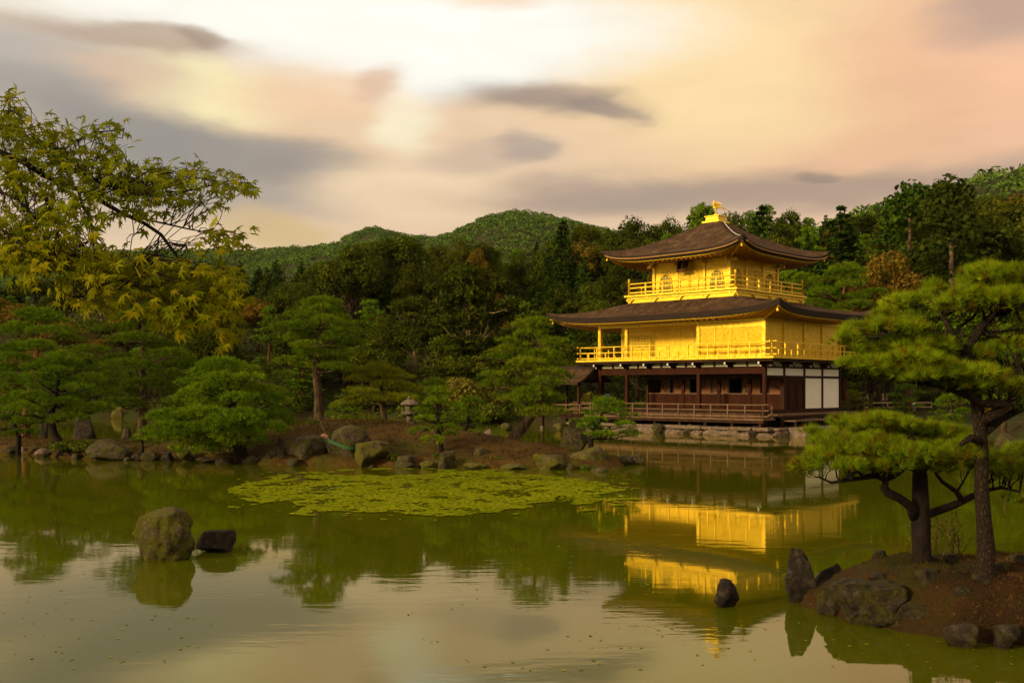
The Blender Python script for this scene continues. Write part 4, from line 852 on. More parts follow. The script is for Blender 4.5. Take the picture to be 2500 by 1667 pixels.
# single trees one can point to
def one(kind, px, tpy, d, label, wide=1.0, name=None):
    x = (px-CX)/F*d; return wood_tree(kind, x, d, CH+(HY-tpy)/F*d, wide, label, name=name)
one('cedar', 2322, 424, 88, 'tallest cedar with a long bare trunk above the islet pines', 1.15)
one('cedar', 2222, 436, 92, 'tall cedar with a rounded tip next to the tallest cedar', 1.0)
one('brown', 2165, 610, 84, 'rust brown crowned tree between the pavilion roof and the tall cedars', .85)
one('cone', 2050, 500, 100, 'dense dark conifer behind the upper roof of the pavilion', 1.1)
one('broad', 2440, 520, 92, 'large dark broadleaf tree at the right beside the tallest cedar', 1.1)
one('broad', 2510, 470, 100, 'tall dark broadleaf tree on the right slope beyond the cedars', 1.0)
one('open', 1145, 640, 84, 'gaunt tree with bare pale limbs rising above the yellow bush', .95)
one('cone', 1376, 536, 120, 'high pointed conifer standing out of the skyline left of the pavilion', .9)
one('wpine', 1712, 492, 118, 'spindly pine on the skyline directly behind the phoenix', .8)
one('cone', 1862, 498, 118, 'dark round topped conifer on the skyline right of the phoenix', 1.1)
one('broad', 975, 568, 116, 'broad domed tree rising highest on the skyline left of the hill', .8)
one('broad', 865, 592, 112, 'small domed tree on the skyline before the far hill', 1.0)

# ------------------------------------------------------------------ shrubs, reeds
def bush(name, label, x, y, z, w, dpt, h, mt, seed, leaf=.05, n=1600, cat='shrub', group=None, spiky=False):
    rng = np.random.RandomState(seed); root = empty(name, (x, y, z)); tag(root, label, cat, group)
    lobes = [(0, 0, .35, .62)]+[(rng.normal()*.42, rng.normal()*.42, .2+.4*rng.rand(), .30+.2*rng.rand()) for _ in range(8)]
    Vs, Ts = [], []; tot = sum(l[3]**2 for l in lobes)
    for (a, b, c, r) in lobes:
        k = int(n*r*r/tot); u = nrm(rng.normal(size=(k, 3))); u[:, 2] = np.abs(u[:, 2])*.95-.1
        p = (u*r*(.72+.36*rng.rand(k, 1))+np.array([a, b, c*.6]))*np.array([w/2, dpt/2, h])
        nn = u+rng.normal(size=(k, 3))*(.9 if spiky else .5); V, _ = leaf_quads(p, nn, leaf*(.6+.7*rng.rand(k)), rng); Vs.append(V)
        Ts.append(np.clip(.5+.18*rng.normal(size=k), 0, 1).repeat(4))
    V = np.concatenate(Vs); mesh_np('foliage', V, np.arange(len(V)).reshape(-1, 4), M[mt], root, tint=np.concatenate(Ts))
    sb = MB()
    for _ in range(7): limb(sb, (rng.normal()*.03*w, rng.normal()*.03*w, -.15), (rng.normal()*.3*w, rng.normal()*.3*dpt, h*.6), .018, .006, rng, n=3, sides=4)
    sb.build('stems', M['bark_dark'], root)
    return root
def bush_at(label, px, py, wpx, hpx, d, mt='shrub', seed=1, leaf=.05, n=1600, name='shrub', spiky=False):
    p = P(px, py, d); z = gz(p.x, d); s = d/F
    return bush(name, label, p.x, d, min(z, p.z) if abs(z-p.z) > .5 else p.z, wpx*s, wpx*s*.8, hpx*s, mt, seed, leaf, n, spiky=spiky)
bush_at('low spreading evergreen shrub behind the round pinkish shore stone', 178, 1101, 150, 38, 38.2, 'shrub', 1, .06, 3200)
bush_at('small clipped mound of moss green shrub at the thick pine trunk', 766, 1039, 52, 20, 40.6, 'shrub', 2, .035, 1500)
bush_at('round brownish clipped shrub at the foot of the stone lantern', 978, 1043, 28, 18, 39.4, 'pale_leaf', 3, .03, 900)
bush_at('small fern tuft between the flat topped boulder and the square block', 966, 1130, 42, 30, 33.9, 'shrub', 4, .05, 900, spiky=True)
bush_at('ferns growing round the tilted stone on the slope', 1212, 1135, 84, 28, 33.7, 'shrub', 5, .05, 1300, spiky=True)
bush_at('small weeds by the upright stone block', 1066, 1124, 26, 22, 34.2, 'shrub', 6, .045, 500, spiky=True)
bush_at('weeds at the waterline below the broad mossy boulder', 1428, 1148, 60, 16, 32.9, 'shrub', 7, .04, 700, spiky=True)
bush_at('green fern by the annex post above the mossy stone', 1405, 1038, 30, 24, 61, 'shrub', 8, .08, 600, spiky=True)
bush_at('yellow green feathery bush in front of the gaunt pale limbed tree', 1115, 965, 200, 150, 73.5, 'pale_leaf', 9, .13, 5200, 'shrub', True)
bush_at('green rounded bush left of the yellow green feathery bush', 1010, 955, 130, 100, 74, 'shrub', 10, .12, 3600, 'shrub')
bush_at('pale leafy bush peeping over the lower roof of the pavilion', 1440, 790, 60, 60, 78, 'pale_leaf', 11, .12, 1200)
bush_at('low green undergrowth at the back shore behind the reeds', 1165, 1030, 190, 60, 73, 'shrub', 12, .10, 3200)
bush_at('dark green undergrowth on the far bank beyond the leaning pine', 1300, 1025, 150, 70, 74, 'shrub', 13, .10, 2600)
bush_at('low bush on the far left bank behind the back water', 200, 1008, 200, 70, 92, 'shrub', 14, .13, 2600)
bush_at('wide low bush on the far bank under the dark wood', 480, 1006, 260, 70, 92, 'shrub', 15, .13, 3200)
bush_at('dense low bush on the far bank behind the umbrella pine', 720, 1004, 220, 90, 88, 'shrub', 16, .13, 3200)
bush_at('broad low bush behind the yellowish tiered pine', 930, 1000, 190, 90, 86, 'shrub', 17, .13, 3000)
bush_at('bush on the right bank below the fence rail', 2150, 1022, 140, 40, 70, 'shrub', 18, .10, 1800)
bush_at('rusty leaved bush on the right bank behind the taller islet pine', 2405, 850, 110, 60, 66, 'broad_brown', 19, .11, 1400)
def undergrowth():
    rng = np.random.RandomState(44); n = 60000; y = 60+80*rng.rand(n); px = -100+2700*rng.rand(n); x = (px-CX)/F*y
    dd = sdf(FAR_LAND, x, y); k = np.where((dd > .8) & (np.hypot(x-PCX, y-PCY) > 10.5) & ~((x > 20) & (y < 84)))[0]; x, y = x[k], y[k]; z = ground_z(x, y); h = .15+.85*np.clip(fbm(x, y, .35, 3, 6)+.45, 0, 1)*rng.rand(len(k))
    V, Fa = leaf_quads(np.stack([x, y, z+h], 1), np.array([0, -.4, .8])+rng.normal(size=(len(k), 3))*.6, .20*(.6+.8*rng.rand(len(k))), rng)
    tag(mesh_np('undergrowth', V, Fa, M['broad'], tint=np.clip(.4+.22*rng.normal(size=len(k)), 0, 1).repeat(4)), 'dark leafy undergrowth on the floor of the wood', 'undergrowth', kind='stuff')
undergrowth()
def reeds(label, px0, px1, py, d0, d1, h, n, seed):
    rng = np.random.RandomState(seed); d = d0+(d1-d0)*rng.rand(n); px = px0+(px1-px0)*rng.rand(n); x = (px-CX)/F*d
    z = np.maximum(ground_z(x, d), island_z(x, d)); z = np.maximum(z, -.05); hh = h*(.6+.6*rng.rand(n)); a = rng.rand(n)*6.28; lean = .18*rng.rand(n)*hh; w = .014
    b = np.stack([x, d, z-.05], 1); s = np.stack([np.cos(a), np.sin(a), 0*a], 1)*w; l = np.stack([np.cos(a+1)*lean, np.sin(a+1)*lean, hh], 1)
    V = np.stack([b-s, b+s, b+l], 1).reshape(-1, 3)
    tag(mesh_np('reeds', V, np.arange(len(V)).reshape(-1, 3), M['reed'], tint=np.clip(.5+.25*rng.normal(size=n), 0, 1).repeat(3)), label, 'reeds', kind='stuff')
reeds('pale green reeds standing at the back shore beside the slender pine', 1095, 1235, 1040, 43, 50, .9, 3000, 3)
reeds('thin green reeds behind the yellowish tiered pine', 880, 1010, 1030, 44.5, 47.5, .55, 1600, 4)

# ------------------------------------------------------------------ the golden pavilion
# local x runs along the short (right hand) side, local y along the long (left hand) side; z = 0 is the pond level
PV = empty('golden_pavilion', (PAV_C[0], PAV_C[1], 0), PAV_R)
tag(PV, 'three storey pavilion with two gold leaf upper floors and dark shingled roofs', 'pavilion')
G, GT, GBD, WD, WR, DK = M['gold'], M['gold_trim'], M['gold_board'], M['wood'], M['wood_red'], M['deck']
def pbox(name, mt, *b, par=None): return box(name, mt, par or PV, *b)

def roof(name, ex0, ex1, ey0, ey1, ix0, ix1, iy0, iy1, ze, zt, lift, pw, thick, wx0, wx1, wy0, wy1, zw, n=28, m=16):
    """curved hipped roof from the eave rectangle up to an inner rectangle, with a thick layered edge and a soffit back to the wall head"""
    def per(x0, x1, y0, y1):
        out = []
        for (ax, ay), (bx, by) in (((x0, y0), (x1, y0)), ((x1, y0), (x1, y1)), ((x1, y1), (x0, y1)), ((x0, y1), (x0, y0))):
            for i in range(n): t = i/n; out.append((ax+(bx-ax)*t, ay+(by-ay)*t, 2*t-1))
        return out
    E_, I_, W_ = per(ex0, ex1, ey0, ey1), per(ix0, ix1, iy0, iy1), per(wx0, wx1, wy0, wy1); K = 4*n
    li = lambda t: lift*(.75*abs(t)**4+.25*abs(t)**12)
    V = []
    for j in range(m+1):
        r = j/m
        for (a, b) in zip(I_, E_):
            V.append((a[0]+(b[0]-a[0])*r, a[1]+(b[1]-a[1])*r, ze+(zt-ze)*(1-r)**pw+li(b[2])*r**2.5))
    Fq = [(j*K+i, j*K+(i+1) % K, (j+1)*K+(i+1) % K, (j+1)*K+i) for j in range(m) for i in range(K)]
    Fq = [q[::-1] for q in Fq]
    mb = MB(); mb.add(V, Fq); R_ = mb.build(name, M['roof'], PV, smooth=False)
    for p in R_.data.polygons: p.use_smooth = True
    # edge: layered bark, slightly drawn in towards the bottom
    cx, cyy = (ex0+ex1)/2, (ey0+ey1)/2
    def ring(off, dz):
        out = []
        for (x, y, t) in E_:
            sx = (x-cx)/(ex1-cx); sy = (y-cyy)/(ey1-cyy)
            out.append((x-off*max(-1, min(1, sx*1.0))*(abs(sx) > .02), y-off*max(-1, min(1, sy))*(abs(sy) > .02), ze+li(t)+dz))
        return out
    def skin(nm, rings, mt, par):
        v = []; f = []
        for r_ in rings: v += r_
        for j in range(len(rings)-1): f += [(j*K+i, (j+1)*K+i, (j+1)*K+(i+1) % K, j*K+(i+1) % K) for i in range(K)]
        b_ = MB(); b_.add(v, f); o = b_.build(nm, mt, par); 
        for p in o.data.polygons: p.use_smooth = False
        return o
    skin('roof_edge', [ring(0.0, .0), ring(-.02, -.04), ring(.05, -thick), ring(.22, -thick-.01)], M['roof_edge'], R_)
    skin('eave_board', [ring(.20, -thick+.01), ring(.20, -thick-.06), ring(.34, -thick-.07)], G, R_)
    wl = [(x, y, zw) for (x, y, t) in W_]
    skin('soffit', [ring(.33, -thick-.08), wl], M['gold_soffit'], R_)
    # rafters under the eaves
    rb = MB(); s0 = ring(.36, -thick-.10)
    for i in range(0, K, 1):
        if i % n in (0, 1, n-1): continue
        a = Vector(s0[i]); w_ = Vector(wl[i]); rb.bar(a, w_+Vector((0, 0, .0)), .07, .10)
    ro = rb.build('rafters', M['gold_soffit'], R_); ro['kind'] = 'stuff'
    # corner rafters and bells
    for i in range(4):
        a = Vector(ring(.18, -thick-.02)[i*n]); w_ = Vector(wl[i*n])
        o = MB().bar(a, w_, .14, .18).build('corner_rafter', GT, R_)
        bl = MB(); bl.lathe([(.015, .0), (.015, -.10), (.05, -.12), (.07, -.24), (.085, -.27)], 8, (a.x*.985, a.y*.985, a.z-.08)); bl.build('bell', GT, R_)
    return R_, ring, li

# ---- upper roof
R3, ring3, li3 = roof('upper_roof', -5.18, 5.18, -5.08, 5.08, -.52, .52, -.52, .52, 10.72, 13.12, .60, 1.32, .30, -2.86, 2.86, -2.81, 2.81, 10.50)
gp = [Vector(q)*1.0 for q in ring3(-.05, -.17)]; n_ = 28
for a, b in ((3*n_, 4*n_), (0, n_)):          # gutters below the two eaves that face the pond
    seg_ = [gp[i % (4*n_)] for i in range(a+1, b)]
    MB().tube(seg_, .045, 6).build('gutter', M['gutter'], R3)
c0 = gp[n_]; MB().tube([c0+Vector((-.8, .0, -.12)), c0+Vector((.3, -.1, -.28)), c0+Vector((1.3, -.2, -.55))], .035, 6).build('gutter_spout', M['bark_red'], R3)
hip = [(-.55-4.5*t, -.55-4.4*t, 10.72+2.40*(1-t*.97)**1.32+li3(1)*(t*.97)**2.5+.05) for t in np.linspace(0, .97, 14)]
MB().tube([(x+.10, y-.22, z-.02) for x, y, z in hip[1:11]], .018, 5).build('lightning_cable', M['white_end'], R3)
pd = pbox('roof_cap', GT, -.62, .62, -.62, .62, 13.02, 13.16, par=R3)
pbox('roof_cap_box', GT, -.46, .46, -.46, .46, 13.16, 13.44, par=R3)
pbox('roof_cap_rim', GT, -.52, .52, -.52, .52, 13.44, 13.50, par=R3)
MB().lathe([(.16, 13.50), (.18, 13.54), (.10, 13.62), (.12, 13.66)], 12).build('finial_base', GT, R3, True)
# ---- phoenix
def phoenix():
    b = MB()
    # body, neck and head as one tube; the bird faces the pond (towards -x, +y in the photograph's left)
    b.tube([(.0, .0, 14.02), (.0, .02, 14.06), (.0, .10, 14.12), (0, .19, 14.22), (0, .24, 14.36), (0, .23, 14.47), (0, .26, 14.53), (0, .32, 14.53)], [.04, .09, .12, .09, .045, .035, .05, .02], 10)
    bd = b.build('phoenix', GT, PV, True); bd.scale = (.86, .86, .86); bd.location = (0, -.03, 13.66*.14)
    MB().tube([(0, .31, 14.53), (0, .37, 14.51), (0, .39, 14.48)], [.022, .015, .004], 6).build('beak', GT, bd)
    MB().bar((0, .22, 14.56), (0, .20, 14.66), .015, .06).build('crest', GT, bd)
    for s in (-1, 1):
        w = MB()
        for k in range(7):
            t = k/6; root = Vector((s*.10, .10-.16*t, 14.16)); tip = root+Vector((s*(.10+.06*t), -.10-.26*t, .46-.16*t))
            mid = root.lerp(tip, .55)+Vector((s*.05, .03, .02)); w.tube([root, mid, tip], [.02, .022, .004], 5)
        w.build('wing', GT, bd)
        l = MB(); l.tube([(s*.06, .05, 14.03), (s*.07, .02, 13.86), (s*.07, .04, 13.68)], [.035, .022, .018], 6); l.bar((s*.07, .10, 13.67), (s*.07, -.02, 13.67), .03, .02); l.build('leg', GT, bd)
    for k in range(6):
        a = (k-2.5)*.16; t = MB(); t.tube([(a*.2, -.05, 14.06), (a*.8, -.28, 14.10+.03*k % .09), (a*1.5, -.46, 14.02), (a*1.7, -.55, 13.90)], [.03, .035, .03, .008], 5); t.build('tail_feather', GT, bd)
phoenix()

# ---- third storey
def face(side, a0, a1, off, depth=.1):
    """returns fn(name, mat, u0, u1, z0, z1, d0, d1) placing a box on a face; side L: plane x=off, u = y; side R: plane y=off, u = x; d outward"""
    def f(name, mt, u0, u1, z0, z1, d0, d1, par=None):
        if side == 'L': return pbox(name, mt, off-d1, off-d0, u0, u1, z0, z1, par=par)
        if side == 'R': return pbox(name, mt, u0, u1, off-d1, off-d0, z0, z1, par=par)
        if side == 'L2': return pbox(name, mt, off+d0, off+d1, u0, u1, z0, z1, par=par)
        return pbox(name, mt, u0, u1, off+d0, off+d1, z0, z1, par=par)
    return f
pbox('upper_storey_wall', G, -2.78, 2.78, -2.73, 2.73, 8.30, 10.52)
def pt(side, off, u, z, d):
    return {'L': (off-d, u, z), 'R': (u, off-d, z), 'L2': (off+d, u, z), 'R2': (u, off+d, z)}[side]
def katomado(side, off, u, z0, w, h):
    """bell shaped window: arched frame, paper, lattice"""
    prof = [(-.50, 0), (-.47, .35), (-.44, .62), (-.36, .80), (-.20, .91), (0, 1.0), (.20, .91), (.36, .80), (.44, .62), (.47, .35), (.50, 0)]
    pa = MB(); v = [pt(side, off, u+a*w, z0+b*h, .03) for a, b in prof]+[pt(side, off, u, z0, .03)]
    pa.add(v, [(i, i+1, len(prof)) for i in range(len(prof)-1)]); wn = pa.build('bell_window', M['paper'], PV)
    MB().tube([pt(side, off, u+a*w*1.06, z0+b*h*1.04-.0, .05) for a, b in prof], .035, 6).build('frame', GT, wn)
    lt = MB()
    for k in range(-3, 4):
        a = k*.125; hh = np.interp(abs(a), [0, .2, .36, .44, .5], [1, .91, .8, .62, 0]); lt.bar(pt(side, off, u+a*w, z0, .045), pt(side, off, u+a*w, z0+hh*h*.98, .045), .022, .022)
    for k in range(1, 7):
        b = k*.14; hw = np.interp(b, [0, .35, .62, .8, .91, 1], [.5, .47, .44, .36, .2, 0]); lt.bar(pt(side, off, u-hw*w, z0+b*h, .05), pt(side, off, u+hw*w, z0+b*h, .05), .022, .022)
    lt.build('lattice', GT, wn)
def lattice(side, off, u0, u1, z0, z1, nu, nz, d=.05, mt=None, t=.025):
    lt = MB()
    for k in range(nu+1): u = u0+(u1-u0)*k/nu; lt.bar(pt(side, off, u, z0, d), pt(side, off, u, z1, d), t, t)
    for k in range(nz+1): z = z0+(z1-z0)*k/nz; lt.bar(pt(side, off, u0, z, d+.004), pt(side, off, u1, z, d+.004), t, t)
    return lt
for side, off, h in (('L', -2.78, 2.73), ('R', -2.73, 2.78), ('L2', 2.78, 2.73), ('R2', 2.73, 2.78)):
    f = face(side, 0, 0, off); full = side in 'LR'
    cols = [-h, -h*.36, h*.36, h]
    for u in cols: f('column', GT, u-.09, u+.09, 8.30, 10.50, -.02, .10)
    f('head_beam', GT, -h-.1, h+.1, 10.30, 10.46, .0, .085); f('tie_beam', GT, -h, h, 9.86, 9.94, .0, .055); f('sill_beam', GT, -h-.1, h+.1, 8.32, 8.56, .0, .085)
    for u in (-h*.68, h*.68): katomado(side, off, u, 8.62, .92, 1.10)
    for s in (-1, 1):
        dr = f('door_leaf', GBD, s*.50-.46, s*.50+.46, 8.57, 9.84, .0, .045)
        l = lattice(side, off, s*.50-.38, s*.50+.38, 9.38, 9.74, 9, 4, .06, t=.022); l.build('door_lattice', GT, dr)
        f('door_panel', G, s*.50-.36, s*.50+.36, 8.66, 9.25, .045, .065, par=dr)
    # bracket blocks under the eaves
    for u in cols:
        bk = f('bracket', GT, u-.13, u+.13, 10.36, 10.50, .10, .30); f('bracket_arm', GT, u-.07, u+.07, 10.20, 10.36, .10, .52, par=bk); f('bracket_arm', GT, u-.30, u+.30, 10.26, 10.34, .12, .20, par=bk)
# name board under the front eaves with its three characters
def plaque():
    mb = MB(); bd = pbox('name_board', M['black'], -.05, .05, -.24, .24, -.36, .36)
    bd.location = (-3.28, .25, 10.16); bd.rotation_euler = (0, R(20), 0)
    for s in (-1, 1):
        box('frame', M['bark_red'], bd, -.09, .04, s*.30-.06, s*.30+.06, -.44, .44)
    for s in (-1, 1): box('frame', M['bark_red'], bd, -.088, .038, -.24, .24, s*.40-.05, s*.40+.05)
    try:
        cu = bpy.data.curves.new('lettering', 'FONT'); cu.body = '\u7a76\n\u7adf\n\u9802'; cu.size = .21; cu.align_x = 'CENTER'; cu.align_y = 'CENTER'; cu.space_line = 1.0; cu.extrude = .004
        to = bpy.data.objects.new('lettering', cu); C.objects.link(to); bpy.context.view_layer.update()
        me = bpy.data.meshes.new_from_object(to.evaluated_get(bpy.context.evaluated_depsgraph_get())); bpy.data.objects.remove(to)
        if len(me.vertices) > 12:
            me.materials.clear(); me.materials.append(GT); lo = bpy.data.objects.new('lettering', me); link(lo, bd); lo.location = (-.056, 0, 0); lo.rotation_euler = (R(90), 0, R(-90))
    except Exception as ex: print('lettering', ex)
    # board faces -x
plaque()
# third storey balcony
pbox('upper_balcony', GT, -4.18, 4.18, -4.06, 4.06, 8.34, 8.46)
pbox('balcony_base', G, -3.98, 3.98, -3.86, 3.86, 7.70, 8.34)
pbox('balcony_base_beam', GT, -4.05, 4.05, -3.93, 3.93, 8.20, 8.30)
for side, off, h in (('L', -3.98, 3.86), ('R', -3.86, 3.98)):
    f = face(side, 0, 0, off)
    for k in range(5):
        u = -h+.15+(2*h-.3)*k/4; b_ = f('bracket', GT, u-.18, u+.18, 8.06, 8.14, .0, .14); f('bracket_block', GT, u-.09, u+.09, 7.96, 8.06, .0, .12, par=b_); f('bracket_block', GT, u-.26, u-.16, 8.14, 8.20, .0, .12, par=b_); f('bracket_block', GT, u+.16, u+.26, 8.14, 8.20, .0, .12, par=b_)
def railing(pts, z0, zt, zm, zb, mt, step, alt=True, post_w=.08, rail=.075, corner=None, over=.0, ends=True):
    """rails and posts along a polyline; low posts between the full ones"""
    for (x0, y0), (x1, y1) in zip(pts[:-1], pts[1:]):
        a = Vector((x0, y0, 0)); b = Vector((x1, y1, 0)); d = (b-a).normalized(); Ln = (b-a).length; aa = a-d*over; bb_ = b+d*over
        rr = MB().bar(aa+Vector((0, 0, zb)), bb_+Vector((0, 0, zb)), rail, rail*.9).build('railing', mt, PV)
        for z in (zm, zt):
            up = Vector((0, 0, z)); q = MB()
            if z == zt: q.tube([aa+up+Vector((0, 0, .03 if over else 0)), a+up+d*.3, b+up-d*.3, bb_+up+Vector((0, 0, .03 if over else 0))], rail*.52, 7)
            else: q.bar(aa+up, bb_+up, rail*.85, rail*.8)
            q.build('rail', mt, rr)
        k = max(1, int(round(Ln/step)))
        for i in range(k+1):
            if i in (0, k) and corner: continue
            p = a.lerp(b, i/k); MB().bar(p+Vector((0, 0, z0)), p+Vector((0, 0, zt)), post_w, post_w).build('post', mt, rr)
            if alt and i < k:
                p = a.lerp(b, (i+.5)/k); MB().bar(p+Vector((0, 0, z0)), p+Vector((0, 0, zm)), post_w*.9, post_w*.9).build('post', mt, rr)
    if corner:
        for (x, y) in pts[:-1] if pts[0] == pts[-1] else pts:
            MB().lathe([(.085, z0), (.085, corner-.22), (.10, corner-.20), (.10, corner-.17), (.055, corner-.15), (.085, corner-.08), (.07, corner-.03), (.012, corner)], 10, (x, y, 0)).build('corner_post', mt, PV, True)
x_, y_ = 3.95, 3.83
railing([(-x_, -y_), (x_, -y_), (x_, y_), (-x_, y_), (-x_, -y_)], 8.46, 9.17, 8.92, 8.62, GT, 1.32, False, .085, .085, corner=9.52)

# ---- lower roof, second storey
R2, ring2, li2 = roof('lower_roof', -5.95, 6.15, -7.78, 9.05, -3.9, 3.9, -3.8, 3.8, 7.02, 8.02, .50, 1.25, .34, -4.55, 4.70, -6.05, 5.85, 6.62, n=40)
WX0, WX1, WY0, WY1, WI = -4.5, 4.67, -6.0, 5.76, -2.3
pbox('middle_storey_wall', G, WI+.06, WX1-.08, WY0+.1, WY1, 4.30, 6.60)
pbox('front_room_wall', G, WX0+.06, WI+.07, WY0+.1, -1.70, 4.30, 6.60)
pbox('middle_balcony', GT, -5.26, 5.30, -7.0, 7.12, 4.30, 4.42)
pbox('balcony_edge_beam', WD, -5.16, 5.20, -6.9, 7.02, 4.14, 4.30)
pbox('verandah_ceiling', G, WX0, WX1, WY0, WY1+.05, 6.58, 6.66)
LC = [WY0, -1.68, 3.62, WY1]; RC = [WX0, -2.3, .09, 2.35, WX1]
fl = face('L', 0, 0, WX0); fr = face('R', 0, 0, WY0); fi = face('L', 0, 0, WI)
for u in LC: fl('column', GT, u-.10, u+.10, 4.42, 6.62, -.14, .06)
for u in RC[1:]: fr('column', GT, u-.09, u+.09, 4.42, 6.62, -.14, .08)
for fc, a, b in ((fl, WY0-.1, WY1+.1), (fr, WX0-.1, WX1+.1)):
    fc('eaves_beam', GT, a, b, 6.42, 6.60, -.1, .075); fc('sill_beam', GT, a, b, 4.43, 4.55, -.06, .07)
# boarded shutters of the front room
ed = np.linspace(WY0+.1, -1.78, 5)
for i in range(4):
    s = fl('shutter', GBD, ed[i]+.03, ed[i+1]-.03, 4.58, 6.15, -.06, .0)
    fl('shutter_frame', GT, ed[i]-.03, ed[i]+.03, 4.56, 6.16, -.06, .03, par=s)
fl('head_board', G, WY0+.1, -1.78, 6.17, 6.40, -.05, .01); fl('lintel', GT, WY0, -1.70, 6.13, 6.18, -.05, .045)
# recessed wall of the open verandah: lattice windows and plain panels
for (a, b, nu) in ((3.3, 5.66, 20), (-1.62, -1.0, 6)):
    w_ = fi('lattice_window', M['paper'], a, b, 5.22, 6.05, -.06, .02); lattice('L', WI, a, b, 5.22, 6.05, nu, 8, .05, t=.045).build('lattice', GT, w_); fi('window_frame', GT, a-.07, b+.07, 6.05, 6.13, .0, .07, par=w_); fi('window_frame', GT, a-.07, b+.07, 5.14, 5.22, .0, .07, par=w_)
    fi('lower_panel', GBD, a, b, 4.60, 5.12, -.05, .03)
for (a, b) in ((-.95, .05), (.12, 1.12), (1.19, 2.1), (2.17, 3.2)):
    s = fi('sliding_panel', G, a, b, 4.58, 6.10, -.05, .035); fi('panel_frame', GT, b-.03, b+.05, 4.56, 6.14, .0, .06, par=s)
fi('lintel', GT, -1.7, WY1, 6.13, 6.20, .0, .08)
# short side: plain gold panels between the columns
for a, b in zip(RC[:-1], RC[1:]): fr('wall_panel', G, a+.09, b-.09, 4.56, 6.42, -.08, -.02)
railing([(5.1, 6.9), (-5.06, 6.9), (-5.06, -6.8), (5.1, -6.8)], 4.42, 5.21, 4.86, 4.52, GT, 1.36, True, .075, .07, over=.28)

# ---- ground storey
pbox('ground_floor', WD, WX0-.12, WX1+.1, WY0-.1, WY1+.1, 1.22, 1.40)
for u in LC: fl('column', WR, u-.10, u+.10, .5, 4.12, -.15, .05)
for u in RC[1:]: fr('column', WD, u-.085, u+.085, .5, 4.12, -.12, .055)
fb = face('L2', 0, 0, WX1); fw = face('R2', 0, 0, 3.62)
for u in (WY0, -1.7, 1.0, 3.62, WY1): fb('column', WD, u-.09, u+.09, .5, 4.12, -.1, .05)
for a in (-2.3, .09, 2.35): fw('column', WD, a-.09, a+.09, 1.3, 4.12, -.1, .05)
# beams, cream frieze and brackets under the balcony
fl('great_beam', WR, WY0-.1, WY1+.1, 3.46, 3.84, -.13, .03); fr('great_beam', WD, WX0, WX1+.1, 3.24, 3.37, -.1, .045); fr('beam', WD, WX0, WX1+.1, 3.79, 3.88, -.1, .04)
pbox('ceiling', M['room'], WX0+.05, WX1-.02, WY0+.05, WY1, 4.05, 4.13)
for fc, cs, lo, hi in ((fl, LC, WY0, WY1), (fr, RC, WX0, WX1)):
    edges = []
    for a, b in zip(cs[:-1], cs[1:]):
        k = max(1, int(round((b-a)/2.1))); edges += [a+(b-a)*i/k for i in range(k)]
    edges.append(cs[-1])
    for a, b in zip(edges[:-1], edges[1:]):
        m_ = (a+b)/2
        for p_, q_ in ((a+.16, m_-.06), (m_+.06, b-.16)): fc('frieze_panel', M['frieze'], p_, q_, 3.89, 4.13, -.08, -.02)
        fc('frieze_strut', WD, m_-.055, m_+.055, 3.84, 4.14, -.07, .03)
    for u in edges:
        bk = fc('bracket', WD, u-.16, u+.16, 3.90, 4.14, -.05, .14); fc('bracket_arm', WD, u-.055, u+.055, 3.98, 4.13, .14, .62, par=bk); fc('arm_end', M['white_end'], u-.05, u+.05, 3.99, 4.12, .62, .635, par=bk)
        fc('bracket_arm', WD, u-.36, u+.36, 4.02, 4.12, .02, .10, par=bk); fc('bracket_arm', WD, u-.045, u+.045, 3.86, 3.97, .14, .38, par=bk); fc('arm_end', M['white_end'], u-.04, u+.04, 3.87, 3.96, .38, .393, par=bk)
# white plaster of the short side
for a, b in zip(RC[:-1], RC[1:]): fr('plaster_panel', M['plaster'], a+.085, b-.085, 3.375, 3.785, -.06, .0)
for a, b in zip(RC[2:-1], RC[3:]): fr('plaster_panel', M['plaster'], a+.085, b-.085, 1.44, 3.235, -.06, .0)
fr('sill', WD, WX0, WX1+.1, 1.34, 1.44, -.1, .04)
# pair of carved doors in the second bay
fr('door_surround', WR, RC[1]+.085, RC[1]+.45, 1.44, 3.235, -.06, .0)
for i in range(2):
    a = RC[1]+.48+i*.93; dr = fr('carved_door', WR, a, a+.90, 1.45, 3.23, -.05, .02)
    v = []; prof = [(.12, 1.55), (.12, 2.7), (.2, 2.92), (.45, 3.12), (.70, 2.92), (.78, 2.7), (.78, 1.55), (.70, 1.48), (.45, 1.46), (.2, 1.48)]
    MB().tube([(a+u, WY0-.03, z) for u, z in prof]+[(a+prof[0][0], WY0-.03, prof[0][1])], .028, 5).build('door_moulding', WD, dr)
    fr('door_panel', WD, a+.2, a+.7, 1.6, 2.65, .02, .035, par=dr)
# inner line of the verandah: low boarded wall, posts, lintel, painted screens in the room behind
for a, b in zip([WY0, -3.8, -1.68, .9], [-3.8, -1.68, .9, 3.62]):
    lw = fi('low_wall', WR, a+.10, b-.10, 1.40, 2.28, -.05, .0)
    for k in range(5): fi('batten', WR, a+.10, b-.10, 1.50+k*.16, 1.53+k*.16, .0, .025, par=lw)
    fi('rail_cap', DK, a+.1, b-.1, 2.28, 2.34, -.07, .03, par=lw)
for u in (WY0+.1, -3.8, -1.68, .9, 3.62): fi('inner_post', WR, u-.10, u+.10, 1.40, 4.05, -.1, .06)
fi('inner_lintel', WD, WY0, 3.62, 3.18, 3.36, -.08, .08); fi('inner_transom', M['room'], WY0, 3.62, 3.36, 4.05, -.05, .0)
pbox('room_back_wall', M['room'], .9, 1.0, WY0+.1, 3.6, 1.40, 4.05); pbox('room_end_wall', M['room'], WI, WX1-.1, 3.50, 3.6, 1.40, 4.05)
